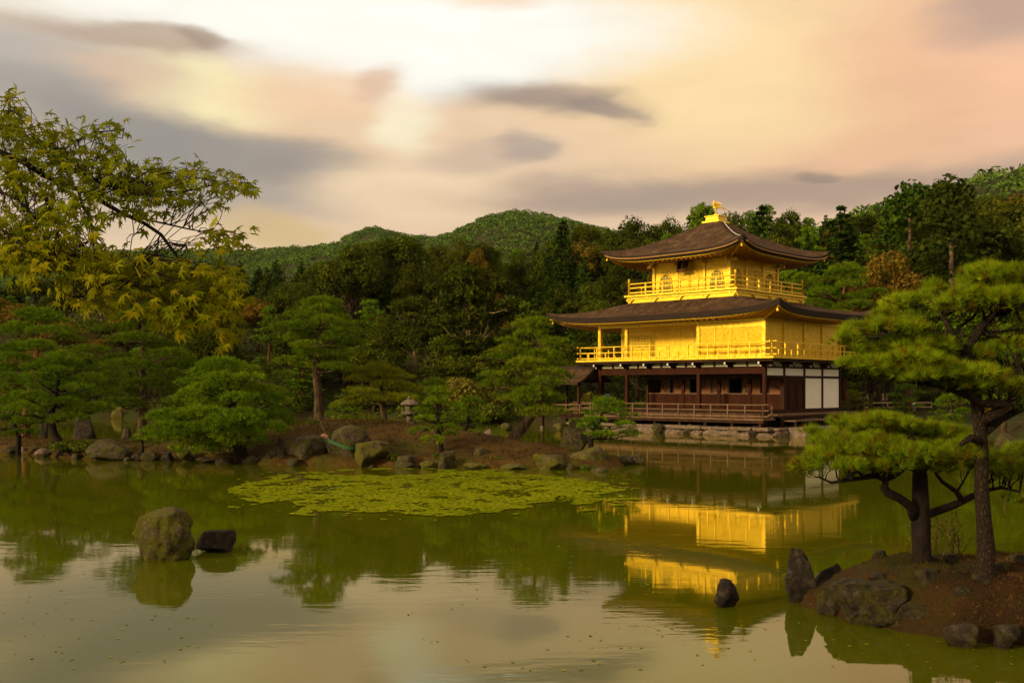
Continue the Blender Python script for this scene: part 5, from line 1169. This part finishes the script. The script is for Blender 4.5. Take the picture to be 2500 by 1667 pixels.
pbox('room_inner_wall', M['room'], WI+.1, WX1-.1, WY0+.07, WY0+.12, 1.40, 4.05); pbox('rear_wall', WD, WX1-.10, WX1-.02, WY0+.1, 3.6, 1.40, 4.05)
for (a, b) in ((-5.6, -4.5), (-3.9, -2.7), (-1.75, -.6), (-.45, .5), (1.1, 2.3), (2.6, 3.3)):
    s = pbox('painted_screen', M['painting'], -1.3, -1.25, a, b, 1.40, 3.20); pbox('screen_frame', M['black'], -1.33, -1.24, b, b+.07, 1.40, 3.22, par=s)
    pbox('screen_frame', M['black'], -1.33, -1.24, a-.07, a, 1.40, 3.22, par=s)
    # a dark vase of flowers painted on the screen
    dk = MB(); rg_ = np.random.RandomState(int((a+9)*31))
    c_ = (a+b)/2+.15*rg_.normal(); dk.add([(-1.31, c_-.10, 1.9), (-1.31, c_+.10, 1.9), (-1.31, c_+.14, 2.2), (-1.31, c_+.05, 2.35), (-1.31, c_-.05, 2.35), (-1.31, c_-.14, 2.2)], [(0, 1, 2, 3, 4, 5)])
    for _ in range(12):
        u, z, r = c_+rg_.normal()*.18, 2.35+.6*rg_.rand(), .03+.04*rg_.rand(); dk.add([(-1.311, u+r*math.cos(t), z+r*math.sin(t)) for t in np.arange(0, 6.2, 1.05)], [tuple(range(6))])
    dk.build('painted_flowers', M['black'], s)['kind'] = 'stuff'
# decks
pbox('pond_deck', DK, -5.95, WX0-.12, -6.75, 7.8, .88, .97); pbox('deck_edge', WD, -6.0, -5.9, -6.8, 7.8, .72, .88)
for k in range(9): y0 = -6.5+k*1.75; pbox('deck_post', WD, -5.86, -5.70, y0-.08, y0+.08, .05, .88)
pbox('verandah_step', DK, -5.1, WX0-.1, -6.1, 5.9, 1.0, 1.22)
railing([(-5.86, 6.5), (-5.86, -6.7)], .97, 1.72, 1.42, 1.10, DK, 1.10, False, .08, .075, over=.35)
railing([(-5.86, -6.7), (-4.9, -6.7)], .97, 1.72, 1.42, 1.10, DK, 1.0, False, .08, .075)
pbox('side_deck', DK, -4.4, 5.0, -7.05, WY0-.1, 1.10, 1.20); pbox('side_deck_edge', WD, -4.4, 5.0, -7.0, -6.95, .95, 1.10)
pbox('side_step', DK, -4.2, 3.2, -7.75, -7.05, .80, .88)
for k in range(6): pbox('step_leg', WD, -4.0+k*1.4, -3.88+k*1.4, -7.68, -7.56, .4, .80)
for k in range(5): pbox('deck_post', WD, -4.2+k*2.2, -4.06+k*2.2, -6.98, -6.84, .4, 1.10)
# stone base: coursed stones with slabs on top
sb_ = pbox('stone_base', M['rock_pale'], -5.55, 5.6, -7.05, 7.3, -.6, .45)
rg_ = np.random.RandomState(6)
def stones(side, u0, u1, off):
    for z0, z1, lo, hi, mt in ((-.3, .30, .9, 1.9, 'rock_pale'), (.32, .52, 1.4, 2.6, 'rock_pale')):
        u = u0
        while u < u1:
            w = min(lo+(hi-lo)*rg_.rand(), u1-u+.02); j = .05*rg_.rand(); q = .04*rg_.rand()
            b = (off-.34-j, off+.2, u+.012, u+w-.012) if side == 'L' else (u+.012, u+w-.012, off-.34-j, off+.2)
            if z0 < 0:
                me = rock_mesh('stone', w*1.26, .8, z1-z0+.12-q, rg_.randint(9999), 24, .05, .0, sub=3); me.materials.append(M[mt]); o = bpy.data.objects.new('stone', me); link(o, sb_)
                o.location = (off-.02-j*2, u+w/2, z0) if side == 'L' else (u+w/2, off-.02-j*2, z0); o.rotation_euler = (0, 0, R(90) if side == 'L' else 0)
            else:
                o = pbox('stone', M[mt], b[0]-j, b[1], b[2], b[3], z0-.04*rg_.rand(), z1-q*1.5, par=sb_)
                bv = o.modifiers.new('bevel', 'BEVEL'); bv.width = .05; bv.segments = 2
            u += w
stones('L', -7.1, 7.4, -5.6); stones('R', -5.5, 4.6, -7.1)
ls = pbox('landing_slab', M['rock_pale'], -4.6, 1.5, -8.6, -7.5, -.3, .50, par=sb_); ls.modifiers.new('bevel', 'BEVEL').width = .06

# ---- fishing annex over the water at the far end
an = MB(); ax, ar = -4.75, 1.75
for s in (-1, 1):
    V = []; 
    for j in range(9):
        t = j/8
        for y0 in (5.95, 10.0): V.append((ax+s*ar*t, y0, 3.95-.95*(1-(1-t)**1.3)))
    an.add(V, [(2*j, 2*j+1, 2*j+3, 2*j+2) for j in range(8)])
ao = an.build('annex_roof', M['roof'], PV); so = ao.modifiers.new('solid', 'SOLIDIFY'); so.thickness = .14; so.offset = -1
MB().tube([(ax, 5.9, 3.97), (ax, 10.05, 3.97)], .09, 7).build('ridge', M['roof_edge'], ao)
for y0 in (5.97, 9.98):
    gb = MB(); gb.add([(ax-1.2, y0, 3.22), (ax+1.2, y0, 3.22), (ax, y0, 3.75)], [(0, 1, 2)]); gb.build('gable_board', WD, ao)
pbox('annex_floor', WD, ax-1.45, ax+1.45, 5.9, 9.7, .92, 1.05)
for s in (-1, 1):
    for y0 in (6.3, 9.4):
        o = pbox('annex_post', WD, ax+s*1.2-.08, ax+s*1.2+.08, y0-.08, y0+.08, -.5, 3.2); pbox('post_foot', M['stone_grey'], ax+s*1.2-.11, ax+s*1.2+.11, y0-.11, y0+.11, -.4, .16, par=o)
    pbox('annex_beam', WD, ax+s*1.2-.07, ax+s*1.2+.07, 6.0, 9.7, 3.0, 3.18)
    pbox('annex_rail', DK, ax+s*1.38-.04, ax+s*1.38+.04, 6.0, 9.65, 1.55, 1.62); pbox('annex_rail', DK, ax+s*1.38-.035, ax+s*1.38+.035, 6.0, 9.65, 1.25, 1.31)
    for y0 in (6.05, 7.2, 8.4, 9.6): pbox('rail_post', DK, ax+s*1.38-.04, ax+s*1.38+.04, y0-.04, y0+.04, 1.05, 1.58)
pbox('annex_rail', DK, ax-1.38, ax+1.38, 9.61, 9.68, 1.55, 1.62)

# ------------------------------------------------------------------ stone lantern on the island
def lantern(px, py, d):
    p = P(px, py, d); z = gz(p.x, d); r = empty('stone_lantern', (p.x, d, z), .4); tag(r, 'squat weathered stone lantern with a mushroom cap on the island crest', 'lantern')
    st = M['stone_grey']
    MB().lathe([(.20, -.1), (.20, .06), (.13, .10)], 8).build('base', st, r)
    MB().lathe([(.13, .08), (.115, .22), (.13, .36)], 10).build('shaft', st, r, True)
    MB().lathe([(.15, .34), (.33, .42), (.35, .50), (.28, .54)], 12).build('platform', st, r)
    MB().lathe([(.17, .53), (.18, .66), (.17, .76)], 6).build('fire_box', st, r)
    o = MB().box(-.05, .05, -.19, -.15, .58, .72).build('opening_shade', M['black'], r)  # black block stands in for the shade inside the fire box
    MB().lathe([(.16, .75), (.38, .80), (.37, .85), (.24, .95), (.10, 1.02)], 12).build('cap', st, r)
    MB().lathe([(.06, 1.01), (.09, 1.06), (.07, 1.11), (.01, 1.17)], 10).build('finial', st, r, True)
lantern(1000, 1034, 40.5)
rock(1013, 1012, 22, 20, 40.9, 'small stone resting behind the lantern', 'rock', 171)

# ------------------------------------------------------------------ green strap round the big boulder, with its knot and line
def strap():
    b = ROCKS[[o['label'].startswith('large rounded boulder with a green band') for o in ROCKS].index(True)]
    me = b.data; co = np.array([v.co[:] for v in me.vertices]); loc = np.array(b.location); cen = co[:, :2].mean(0)
    root = empty('green_strap', tuple(loc)); tag(root, 'flat green band tied round the large boulder with a cord', 'strap')
    H = co[:, 2].max()
    V = []; n = 40
    for i in range(n):
        a = 2*math.pi*i/n; ux, uy = math.cos(a), math.sin(a)
        z = H*(.60 - .05*ux + .05*max(0, -ux) - .07*max(0, -uy))
        for dz in (-.055, .055):
            band = np.abs(co[:, 2]-z) < .16; q = co[band][:, :2]-cen
            r = (q@np.array([ux, uy])*((q@np.array([ux, uy])/np.maximum(np.linalg.norm(q, axis=1), 1e-6)) > .93)).max()+.025
            V.append((cen[0]+ux*r, cen[1]+uy*r, z+dz))
    mb = MB(); mb.add(V, [(2*i, 2*((i+1) % n), 2*((i+1) % n)+1, 2*i+1) for i in range(n)])
    o = mb.build('band', mat('green_webbing', (.020, .075, .022), 6, .8), root); so = o.modifiers.new('solid', 'SOLIDIFY'); so.thickness = .02
    kp = Vector((co[:, 0].min()*.93, -.12, H*.74)); k = MB()
    for dx, dz, r in ((0, 0, .07), (-.08, .04, .075), (-.15, .05, .055), (.06, -.07, .05)): k.lathe([(.02, -r), (r*.8, -r*.5), (r, 0), (r*.7, r*.6), (.02, r)], 8, (kp.x+dx, kp.y, kp.z+dz))
    k.build('knot', mat('pinkish_cloth', (.30, .15, .09), 8, .9), root, True)
    MB().tube([kp, kp+Vector((-.5, 1.6, .40)), kp+Vector((-1.0, 3.4, .66))], .008, 5).build('cord', M['pale_cord'], root)
M['pale_cord'] = mat('straw_cord', (.22, .14, .04), 6, .8)
strap()

# ------------------------------------------------------------------ fence and visitors on the right bank
def fence(pxa, pxb, d, zr, label):
    a = P(pxa, 0, d); b = P(pxb, 0, d+2); zg = gz((a.x+b.x)/2, d+1)
    r = empty('bamboo_fence', (a.x, d, zg)); tag(r, label, 'fence')
    v = Vector((b.x-a.x, 2, 0)); mt = M['tan_timber']
    for z in zr: MB().bar((0, 0, z-zg), (v.x, v.y, z-zg), .07, .09).build('rail', mt, r)
    k = max(2, int(v.length/1.6))
    for i in range(k+1): q = v*i/k; MB().bar((q.x, q.y+.06, -.2), (q.x, q.y+.06, max(zr)-zg+.05), .08, .08).build('post', mt, r)
M['tan_timber'] = mat('tan_timber', (.40, .26, .13), 5, .7)
fence(2112, 2275, 76, (1.5, 1.15), 'low tan rail fence behind the clipped pines on the right bank')
fence(1425, 1530, 80, (1.35, 1.0), 'low rail fence seen through the open end of the pavilion')
def person(px, d, h, top, legs, hair, label, seed, yaw=0.0, pose='stand', skirt=False, pack=None, z=None):
    """one continuous body grown over a joint skeleton; clothing colours follow the garments"""
    p = P(px, 0, d); zb = gz(p.x, d) if z is None else z
    rg = np.random.RandomState(seed); s = h/1.7; st = .16 if pose == 'walk' else .03; bend = .22 if pose == 'bend' else 0
    J = {'pel': (0, 0, .93, .13), 'wai': (0, .02+bend*.3, 1.08, .115), 'che': (0, .03+bend*.8, 1.30, .14), 'nek': (0, .03+bend*1.3, 1.46, .055), 'hed': (0, .05+bend*1.6, 1.56, .088), 'top': (0, .05+bend*1.8, 1.65, .07)}
    Ed = [('pel', 'wai'), ('wai', 'che'), ('che', 'nek'), ('nek', 'hed'), ('hed', 'top')]
    for sd, q in ((-1, 'l'), (1, 'r')):
        ph = sd*st
        J.update({'hip'+q: (sd*.09, 0, .88, .09), 'kne'+q: (sd*.10, ph*.7+.03, .48, .058), 'ank'+q: (sd*.10, ph*1.0-.02, .09, .038), 'toe'+q: (sd*.11, ph*1.0+.13, .035, .032),
                  'sho'+q: (sd*.17, .03+bend*.9, 1.38, .06), 'elb'+q: (sd*.23, -ph*.4+bend*.7, 1.12, .04), 'wri'+q: (sd*.22, .10-ph*.8+bend*.9, .90, .03), 'han'+q: (sd*.21, .14-ph*.8+bend*.9, .82, .034)})
        Ed += [('pel', 'hip'+q), ('hip'+q, 'kne'+q), ('kne'+q, 'ank'+q), ('ank'+q, 'toe'+q), ('che', 'sho'+q), ('sho'+q, 'elb'+q), ('elb'+q, 'wri'+q), ('wri'+q, 'han'+q)]
    ks = list(J); me = bpy.data.meshes.new('body'); me.from_pydata([tuple(c*s for c in J[k][:3]) for k in ks], [(ks.index(a), ks.index(b)) for a, b in Ed], [])
    o = bpy.data.objects.new('body', me); C.objects.link(o); sk = o.modifiers.new('skin', 'SKIN'); o.modifiers.new('sub', 'SUBSURF').levels = 1
    for i, k in enumerate(ks): me.skin_vertices[0].data[i].radius = (J[k][3]*s,)*2; me.skin_vertices[0].data[i].use_root = (k == 'pel')
    bpy.context.view_layer.update(); bm_ = bpy.data.meshes.new_from_object(o.evaluated_get(bpy.context.evaluated_depsgraph_get())); bpy.data.objects.remove(o)
    r = empty('person', (p.x, d, zb), yaw); tag(r, label, 'person')
    mts = [M['skin'], mat('shirt', top, 9, .85), mat('trousers', legs, 9, .85), M['shoe']]
    bm_.materials.clear()
    for m_ in mts: bm_.materials.append(m_)
    for f in bm_.polygons:
        c = f.center/s; f.use_smooth = True
        f.material_index = 0 if (c.z > 1.445 or (abs(c.x) > .18 and c.z < 1.13)) else 1 if (c.z > .95 or abs(c.x) > .175) else 2 if c.z > (.07 if not skirt else .5) else 3
        if skirt and c.z < .5 and c.z > .09: f.material_index = 0
    b = bpy.data.objects.new('body', bm_); link(b, r)
    hp = J['hed']; hb = MB(); hb.lathe([(.02, .125), (.07, .11), (.10, .05), (.104, -.01), (.09, -.08 if hair != 'long' else -.2), (.05, -.10 if hair != 'long' else -.22)], 10, (0, hp[1]*s-.018*s, hp[2]*s+.01))
    hb.build('hair', M['hair'], r, True)
    if skirt: MB().lathe([(.14*s, 1.0*s), (.20*s, .75*s), (.27*s, .45*s)], 12).build('skirt', mts[2], r, True)
    if pack: pk = MB().box(-.14*s, .14*s, -.27*s+bend*.8, -.09*s+bend*.8, 1.0*s, 1.40*s).build('backpack', mat('backpack_cloth', pack, 6, .8), r); pk.modifiers.new('bev', 'BEVEL').width = .05
M['skin'] = mat('skin', (.42, .24, .14), 6, .6); M['hair'] = mat('dark_hair', (.02, .012, .008), 6, .5); M['shoe'] = mat('shoes', (.04, .035, .03), 6, .6)
person(2107, 77.5, 1.74, (.02, .02, .022), (.03, .03, .04), 'short', 'visitor in a dark shirt walking behind the fence', 1, R(70), 'walk', z=.85)
person(2125, 75.2, 1.62, (.50, .26, .24), (.46, .50, .60), 'short', 'visitor in a pink top and pale jeans bending forward with a backpack', 2, R(80), 'bend', pack=(.30, .13, .12), z=.62)
person(2156, 77.5, 1.68, (.38, .30, .20), (.10, .08, .07), 'long', 'visitor in a beige vest standing at the fence', 3, R(75), z=.78)
person(2164, 78.3, 1.60, (.33, .17, .14), (.06, .05, .05), 'short', 'visitor in a reddish top half hidden behind the one in beige', 4, R(75), z=.80)
person(2231, 74.5, 1.30, (.75, .72, .68), (.32, .20, .14), 'short', 'small visitor in a white shirt near the rounded clipped pine', 5, R(100), z=.45)
person(1483, 83, 1.55, (.34, .36, .55), (.30, .32, .50), 'short', 'visitor in a pale blue dress seen through the end of the pavilion', 6, R(20), skirt=True, z=.85)

# ------------------------------------------------------------------ small growth on the islet
def twiggy(label, px, py, d, hpx, seed, n, leafy):
    rng = np.random.RandomState(seed); p = P(px, py, d); r = empty('sapling', (p.x, d, gz(p.x, d))); tag(r, label, 'sapling'); h = hpx/F*d; mb = MB(); tips = []
    for _ in range(n):
        t = (rng.normal()*.28*h, rng.normal()*.2*h, h*(.6+.45*rng.rand())); pts = limb(mb, (rng.normal()*.03, rng.normal()*.03, -.05), t, .006, .002, rng, sag=-.15, n=5, sides=4, wob=.1); tips += pts[2:]
        for _ in range(2): q = pts[rng.randint(2, 5)]; tips += limb(mb, q, q+Vector((rng.normal()*.2*h, rng.normal()*.15*h, .18*h*rng.rand())), .003, .0012, rng, sag=0, n=3, sides=4)[1:]
    mb.build('stems', M['bark'], r)
    if leafy:
        c = np.array([tuple(t) for t in tips for _ in range(leafy)])+rng.normal(size=(len(tips)*leafy, 3))*.025
        V, Fa = leaf_quads(c, np.array([0, -.5, .8])+rng.normal(size=c.shape)*.6, .016*(.6+.7*rng.rand(len(c))), rng); mesh_np('leaves', V, Fa, M['pale_leaf'], r, tint=np.clip(.4+.2*rng.normal(size=len(c)), 0, 1).repeat(4))
twiggy('thin leafy sapling left of the forked pine trunk', 2222, 1385, 12.3, 120, 1, 5, 3)
twiggy('sparse yellowing sapling between the two islet pine trunks', 2300, 1395, 12.4, 130, 2, 7, 3)
twiggy('bare crooked twig standing between the two islet pine trunks', 2340, 1395, 12.2, 80, 3, 2, 0)
twiggy('dry grassy stems behind the two islet pine trunks', 2330, 1400, 12.6, 90, 4, 9, 1)

# fallen needles and moss on the island and the islet (uncountable)
def litter(label, name, fn, poly, n, ln, seed, mt, up):
    rng = np.random.RandomState(seed); p = np.array(poly); x = p[:, 0].min()+rng.rand(n*3)*np.ptp(p[:, 0]); y = p[:, 1].min()+rng.rand(n*3)*np.ptp(p[:, 1])
    k = np.where((sdf(poly, x, y) > .1) & (fbm(x, y, 1.1, 3, seed) > -.15))[0][:n]; x, y = x[k], y[k]; z = fn(x, y)
    c = np.stack([x, y, z+ln*.12], 1); d = nrm(np.concatenate([rng.normal(size=(len(k), 2)), up*rng.rand(len(k), 1)], 1)); s = nrm(np.cross(d, np.array([0, 0, 1.0])+.3*rng.normal(size=d.shape)))*ln*.10; l = ln*(.5+.8*rng.rand(len(k), 1))
    V = np.stack([c-d*l*.3-s, c-d*l*.3+s, c+d*l], 1).reshape(-1, 3)
    tag(mesh_np(name, V, np.arange(len(V)).reshape(-1, 3), M[mt], tint=np.clip(.45+.25*rng.normal(size=len(k)), 0, 1).repeat(3)), label, 'leaf litter', kind='stuff')
M['litter'] = fol_mat('fallen_needles', (.035, .014, .003), (.08, .036, .006), (.20, .11, .025), .1, 0, .9, .05)
M['moss'] = fol_mat('moss_tufts', (.03, .028, .004), (.058, .052, .006), (.10, .088, .010), .2, 0, .9, .05)
litter('fallen pine needles and dry grass covering the island', 'fallen_needles', island_z, ISLAND, 14000, .13, 3, 'litter', .7)
litter('mossy tufts on the needle covered ground of the island', 'moss_tufts', island_z, ISLAND, 6000, .12, 8, 'moss', 1.6)
litter('fallen rust brown needles covering the islet', 'fallen_needles', islet_z, ISLET, 9000, .05, 5, 'litter', .8)
litter('low moss and grass tufts on the islet', 'moss_tufts', islet_z, ISLET, 13000, .036, 9, 'moss', 2.0)

# ------------------------------------------------------------------ maple bough reaching in from the left
def maple():
    d0 = 2.75; rng = np.random.RandomState(17)
    root = empty('maple_tree', (-3.4, 2.2, gz(-3.4, 2.2))); tag(root, 'maple tree bough with yellowing green star leaves reaching over the pond', 'maple tree'); o0 = Vector(root.location)
    def q(cx, cy, dd=0.0): return P(cx/2.376, 200+cy/2.376, d0+dd)-o0
    def curve(pts, r0, r1, dd0=0, dd1=0):
        n = len(pts); return [(q(x, y, dd0+(dd1-dd0)*i/(n-1)), r0+(r1-r0)*i/(n-1)) for i, (x, y) in enumerate(pts)]
    tr = MB(); tr.tube([(0, 0, -.3), (.05, 0, .5), (.12, .03, 1.2), (.3, .1, 1.9), (.7, .3, 2.35)], [.17, .14, .12, .09, .05], 12); tr.tube([(.12, .03, 1.2), (-.3, .2, 2.2), (-.5, .3, 3.2)], [.09, .06, .02], 9); tr.build('trunk', M['bark_dark'], root, True)
    main = [(-.0, 0)]
    S = []
    start = Vector((.7, .3, 2.35)); e0 = q(-250, 330)
    A = [(start, .05), (e0, .0125)]+curve([(-120, 370), (0, 415), (150, 470), (260, 535), (370, 590), (480, 630), (600, 690), (700, 760), (830, 820), (930, 890), (990, 960), (1050, 1040), (1090, 1110), (1120, 1230), (1125, 1270)], .0095, .0020, 0, .1); S.append(A)
    for pts, r0, a, b in (([(470, 700), (520, 780), (535, 900), (550, 1000), (600, 1080), (660, 1140)], .007, .05, -.1), ([(450, 625), (470, 700)], .008, 0, .05), ([(780, 795), (950, 820), (1100, 850), (1165, 880), (1240, 870)], .005, .05, .2), ([(240, 525), (350, 470), (450, 520), (560, 580), (700, 640)], .006, 0, -.15),
                          ([(480, 630), (700, 690), (870, 640), (1060, 640), (1250, 600), (1450, 590)], .006, 0, .3), ([(240, 525), (330, 420), (420, 350), (560, 300), (720, 270)], .006, 0, .2), ([(-120, 370), (0, 280), (60, 170), (50, 60)], .008, 0, .1), ([(-120, 370), (0, 640), (120, 700), (200, 800)], .008, 0, -.15),
                          ([(1165, 880), (1300, 860), (1420, 900)], .003, .2, .25), ([(1165, 880), (1080, 950), (1010, 970)], .002, .2, .1), ([(1125, 1270), (1060, 1330), (980, 1380)], .002, .1, 0), ([(1090, 1110), (1250, 1180), (1380, 1220), (1400, 1300)], .003, .1, .2), ([(1250, 1180), (1320, 1380), (1340, 1480)], .002, .15, .15),
                          ([(660, 1140), (560, 1200), (430, 1250)], .003, -.1, -.2), ([(660, 1140), (800, 1200), (900, 1260)], .003, -.1, 0), ([(-120, 370), (-60, 800), (150, 960), (330, 1010)], .007, -.1, -.2), ([(535, 900), (430, 1000), (300, 1030)], .003, 0, -.1), ([(930, 890), (900, 1020), (840, 1110)], .003, .1, 0), ([(150, 470), (250, 640), (300, 760)], .005, 0, .1), ([(830, 820), (760, 900), (740, 1010), (800, 1060)], .003, .05, -.1)):
        S.append(curve(pts, r0*.62, r0*.25, a, b))
    nodes = []
    for l in S:
        mb = MB(); P_ = [x[0] for x in l]
        mb.tube([p+Vector(rng.normal(size=3))*.003 for p in P_], [x[1] for x in l], 8); mb.build('bough', M['bark_dark'], root, True)
        for i in range(len(l)-1):
            for t in (0, .25, .5, .75, 1): nodes.append(l[i][0].lerp(l[i+1][0], t))
    NA = np.array([tuple(n) for n in nodes])
    regs = [(60, 140, 100, 110), (200, 290, 160, 80), (60, 260, 90, 90), (350, 350, 120, 80), (620, 270, 130, 50), (640, 370, 110, 45), (480, 430, 200, 80), (250, 480, 190, 90), (60, 480, 90, 90), (620, 520, 120, 65), (800, 560, 160, 75), (950, 480, 170, 45), (1120, 510, 170, 60), (1330, 570, 160, 60), (1420, 610, 80, 50), (1000, 640, 150, 85), (1180, 720, 60, 50), (850, 680, 180, 75), (450, 620, 190, 90), (150, 640, 160, 100), (100, 810, 150, 110), (350, 760, 170, 100), (600, 810, 70, 50),
            (1290, 900, 120, 45), (1390, 890, 60, 45), (240, 980, 240, 110), (70, 960, 90, 110), (560, 1020, 190, 80), (800, 1050, 160, 60), (1000, 1090, 160, 85), (1250, 1120, 150, 75), (480, 1230, 120, 60), (650, 1180, 150, 65), (850, 1220, 190, 90), (1100, 1250, 190, 100), (1330, 1270, 90, 120), (1050, 1380, 130, 70), (1320, 1420, 60, 80), (100, 1060, 110, 60), (650, 1285, 110, 30), (1230, 1330, 100, 70), (960, 1310, 120, 60), (420, 1100, 120, 60)]
    # one palmate leaf, seven pointed lobes, short stalk; unit length along +y
    def leaf_shape(rg):
        ang = [-128, -82, -40, 0, 40, 82, 128]; ln = [.36, .68, .92, 1.0, .92, .68, .36]; V = [(0, 0, 0)]
        for i, (a, l) in enumerate(zip(ang, ln)):
            l *= .92+.16*rg.rand(); a += rg.normal()*3
            if i: am = (ang[i-1]+a)/2; V.append((math.sin(R(am))*.33, math.cos(R(am))*.33, .02))
            wd = 9.5
            V.append((math.sin(R(a-wd))*l*.58, math.cos(R(a-wd))*l*.58, .0)); V.append((math.sin(R(a))*l, math.cos(R(a))*l, -.20*l*l)); V.append((math.sin(R(a+wd))*l*.58, math.cos(R(a+wd))*l*.58, .0))
        V = np.array(V); Fa = [(0, i, i+1) for i in range(1, len(V)-1)]
        n = len(V); V = np.vstack([V, [(-.012, 0, 0), (.012, 0, 0), (.0, -.55, .06)]]); Fa.append((n, n+1, n+2)); V[:, 1] += .5
        return V, np.array(Fa)
    shapes = [leaf_shape(rng) for _ in range(5)]
    leaves = []; tw = MB()
    for (cx, cy, rx, ry) in regs:
        k = max(4, int(rx*ry/(520 if cy < 950 else 430)))
        for _ in range(k):
            a = rng.rand()*6.28; r = math.sqrt(rng.rand()); t = q(cx+math.cos(a)*r*rx, cy+math.sin(a)*r*ry, rng.normal()*.16); i = np.argmin(np.linalg.norm(NA-np.array(t), axis=1)+.07*rng.rand(len(NA))); b = Vector(NA[i])
            if (t-b).length > .42: b = t+(b-t).normalized()*.42 if False else b
            pts = limb(tw, b, t, .0015, .0006, rng, sag=-.1, n=5, sides=4, wob=.08)
            for p in [pts[-1]]*2+[pts[4]]*1+[pts[3]]*(rng.rand() < .6):
                leaves.append((p+Vector(rng.normal(size=3))*.012, (p-b)))
    tw.build('twigs', M['bark_dark'], root)
    print('maple leaves', len(leaves))
    mats_l = []
    for j in range(5):
        for sh in range(5):
            V, Fa = shapes[sh]; o = mesh_np('leaf', V, Fa, M['maple'], tint=np.full(len(V), .1+.2*j)); mats_l.append(o.data); bpy.data.objects.remove(o)
    rV, rF, rT, nb = [], [], [], 0
    order = sorted(range(len(leaves)), key=lambda i: (leaves[i][0]+o0).y)
    for c, i in enumerate(order):
        p, dirv = leaves[i]; dv = np.array(dirv.normalized())*.7+np.array([0, -.1, -.75])+rng.normal(size=3)*.45; dv /= np.linalg.norm(dv)
        up = np.array([0, -.55, .8])+rng.normal(size=3)*.5; xx = np.cross(dv, up); xx /= np.linalg.norm(xx)+1e-9; zz = np.cross(xx, dv); s = (.0275 if (leaves[i][0]+o0).z < 3.15 else .0225)*(.6+.7*rng.rand())
        Mx = np.stack([xx, dv, zz], 1)*s; low = (leaves[i][0]+o0).z; t = int(np.clip(rng.normal()*1.1+1.6+(1.0 if rng.rand() < .2 else 0)+1.2*(low < 3.1), 0, 4)); sh = rng.randint(5)
        if c < 300:
            o = bpy.data.objects.new('leaf', mats_l[t*5+sh]); link(o, root); o.matrix_local = Matrix([[*Mx[0], p.x], [*Mx[1], p.y], [*Mx[2], p.z], [0, 0, 0, 1]])
        else:
            V, Fa = shapes[sh]; rV.append(V@Mx.T+np.array(p)); rF.append(Fa+nb); nb += len(V); rT.append(np.full(len(V), .1+.2*t))
    o = mesh_np('foliage', np.concatenate(rV), np.concatenate(rF), M['maple'], root, tint=np.concatenate(rT)); o['kind'] = 'stuff'
maple()
for o in scene.objects:
    if o.type == 'MESH' and o.parent is None and 'label' not in o: print('UNLABELLED', o.name)



# ------------------------------------------------------------------ thin evening air over the whole scene
hz = MB().box(-1200, 1200, -200, 1900, -40, 330).build('haze', None)
tag(hz, 'thin evening haze over the pond and the hills', 'haze', kind='stuff')
hm = bpy.data.materials.new('evening_haze'); hm.use_nodes = True; ht = hm.node_tree; ht.nodes.clear()
ho = ht.nodes.new('ShaderNodeOutputMaterial'); hv = ht.nodes.new('ShaderNodeVolumePrincipled'); hv.inputs['Density'].default_value = .000025; hv.inputs['Color'].default_value = (.60, .80, .90, 1)
ht.links.new(hv.outputs[0], ho.inputs['Volume']); hz.data.materials.append(hm); cy.volume_bounces = 0
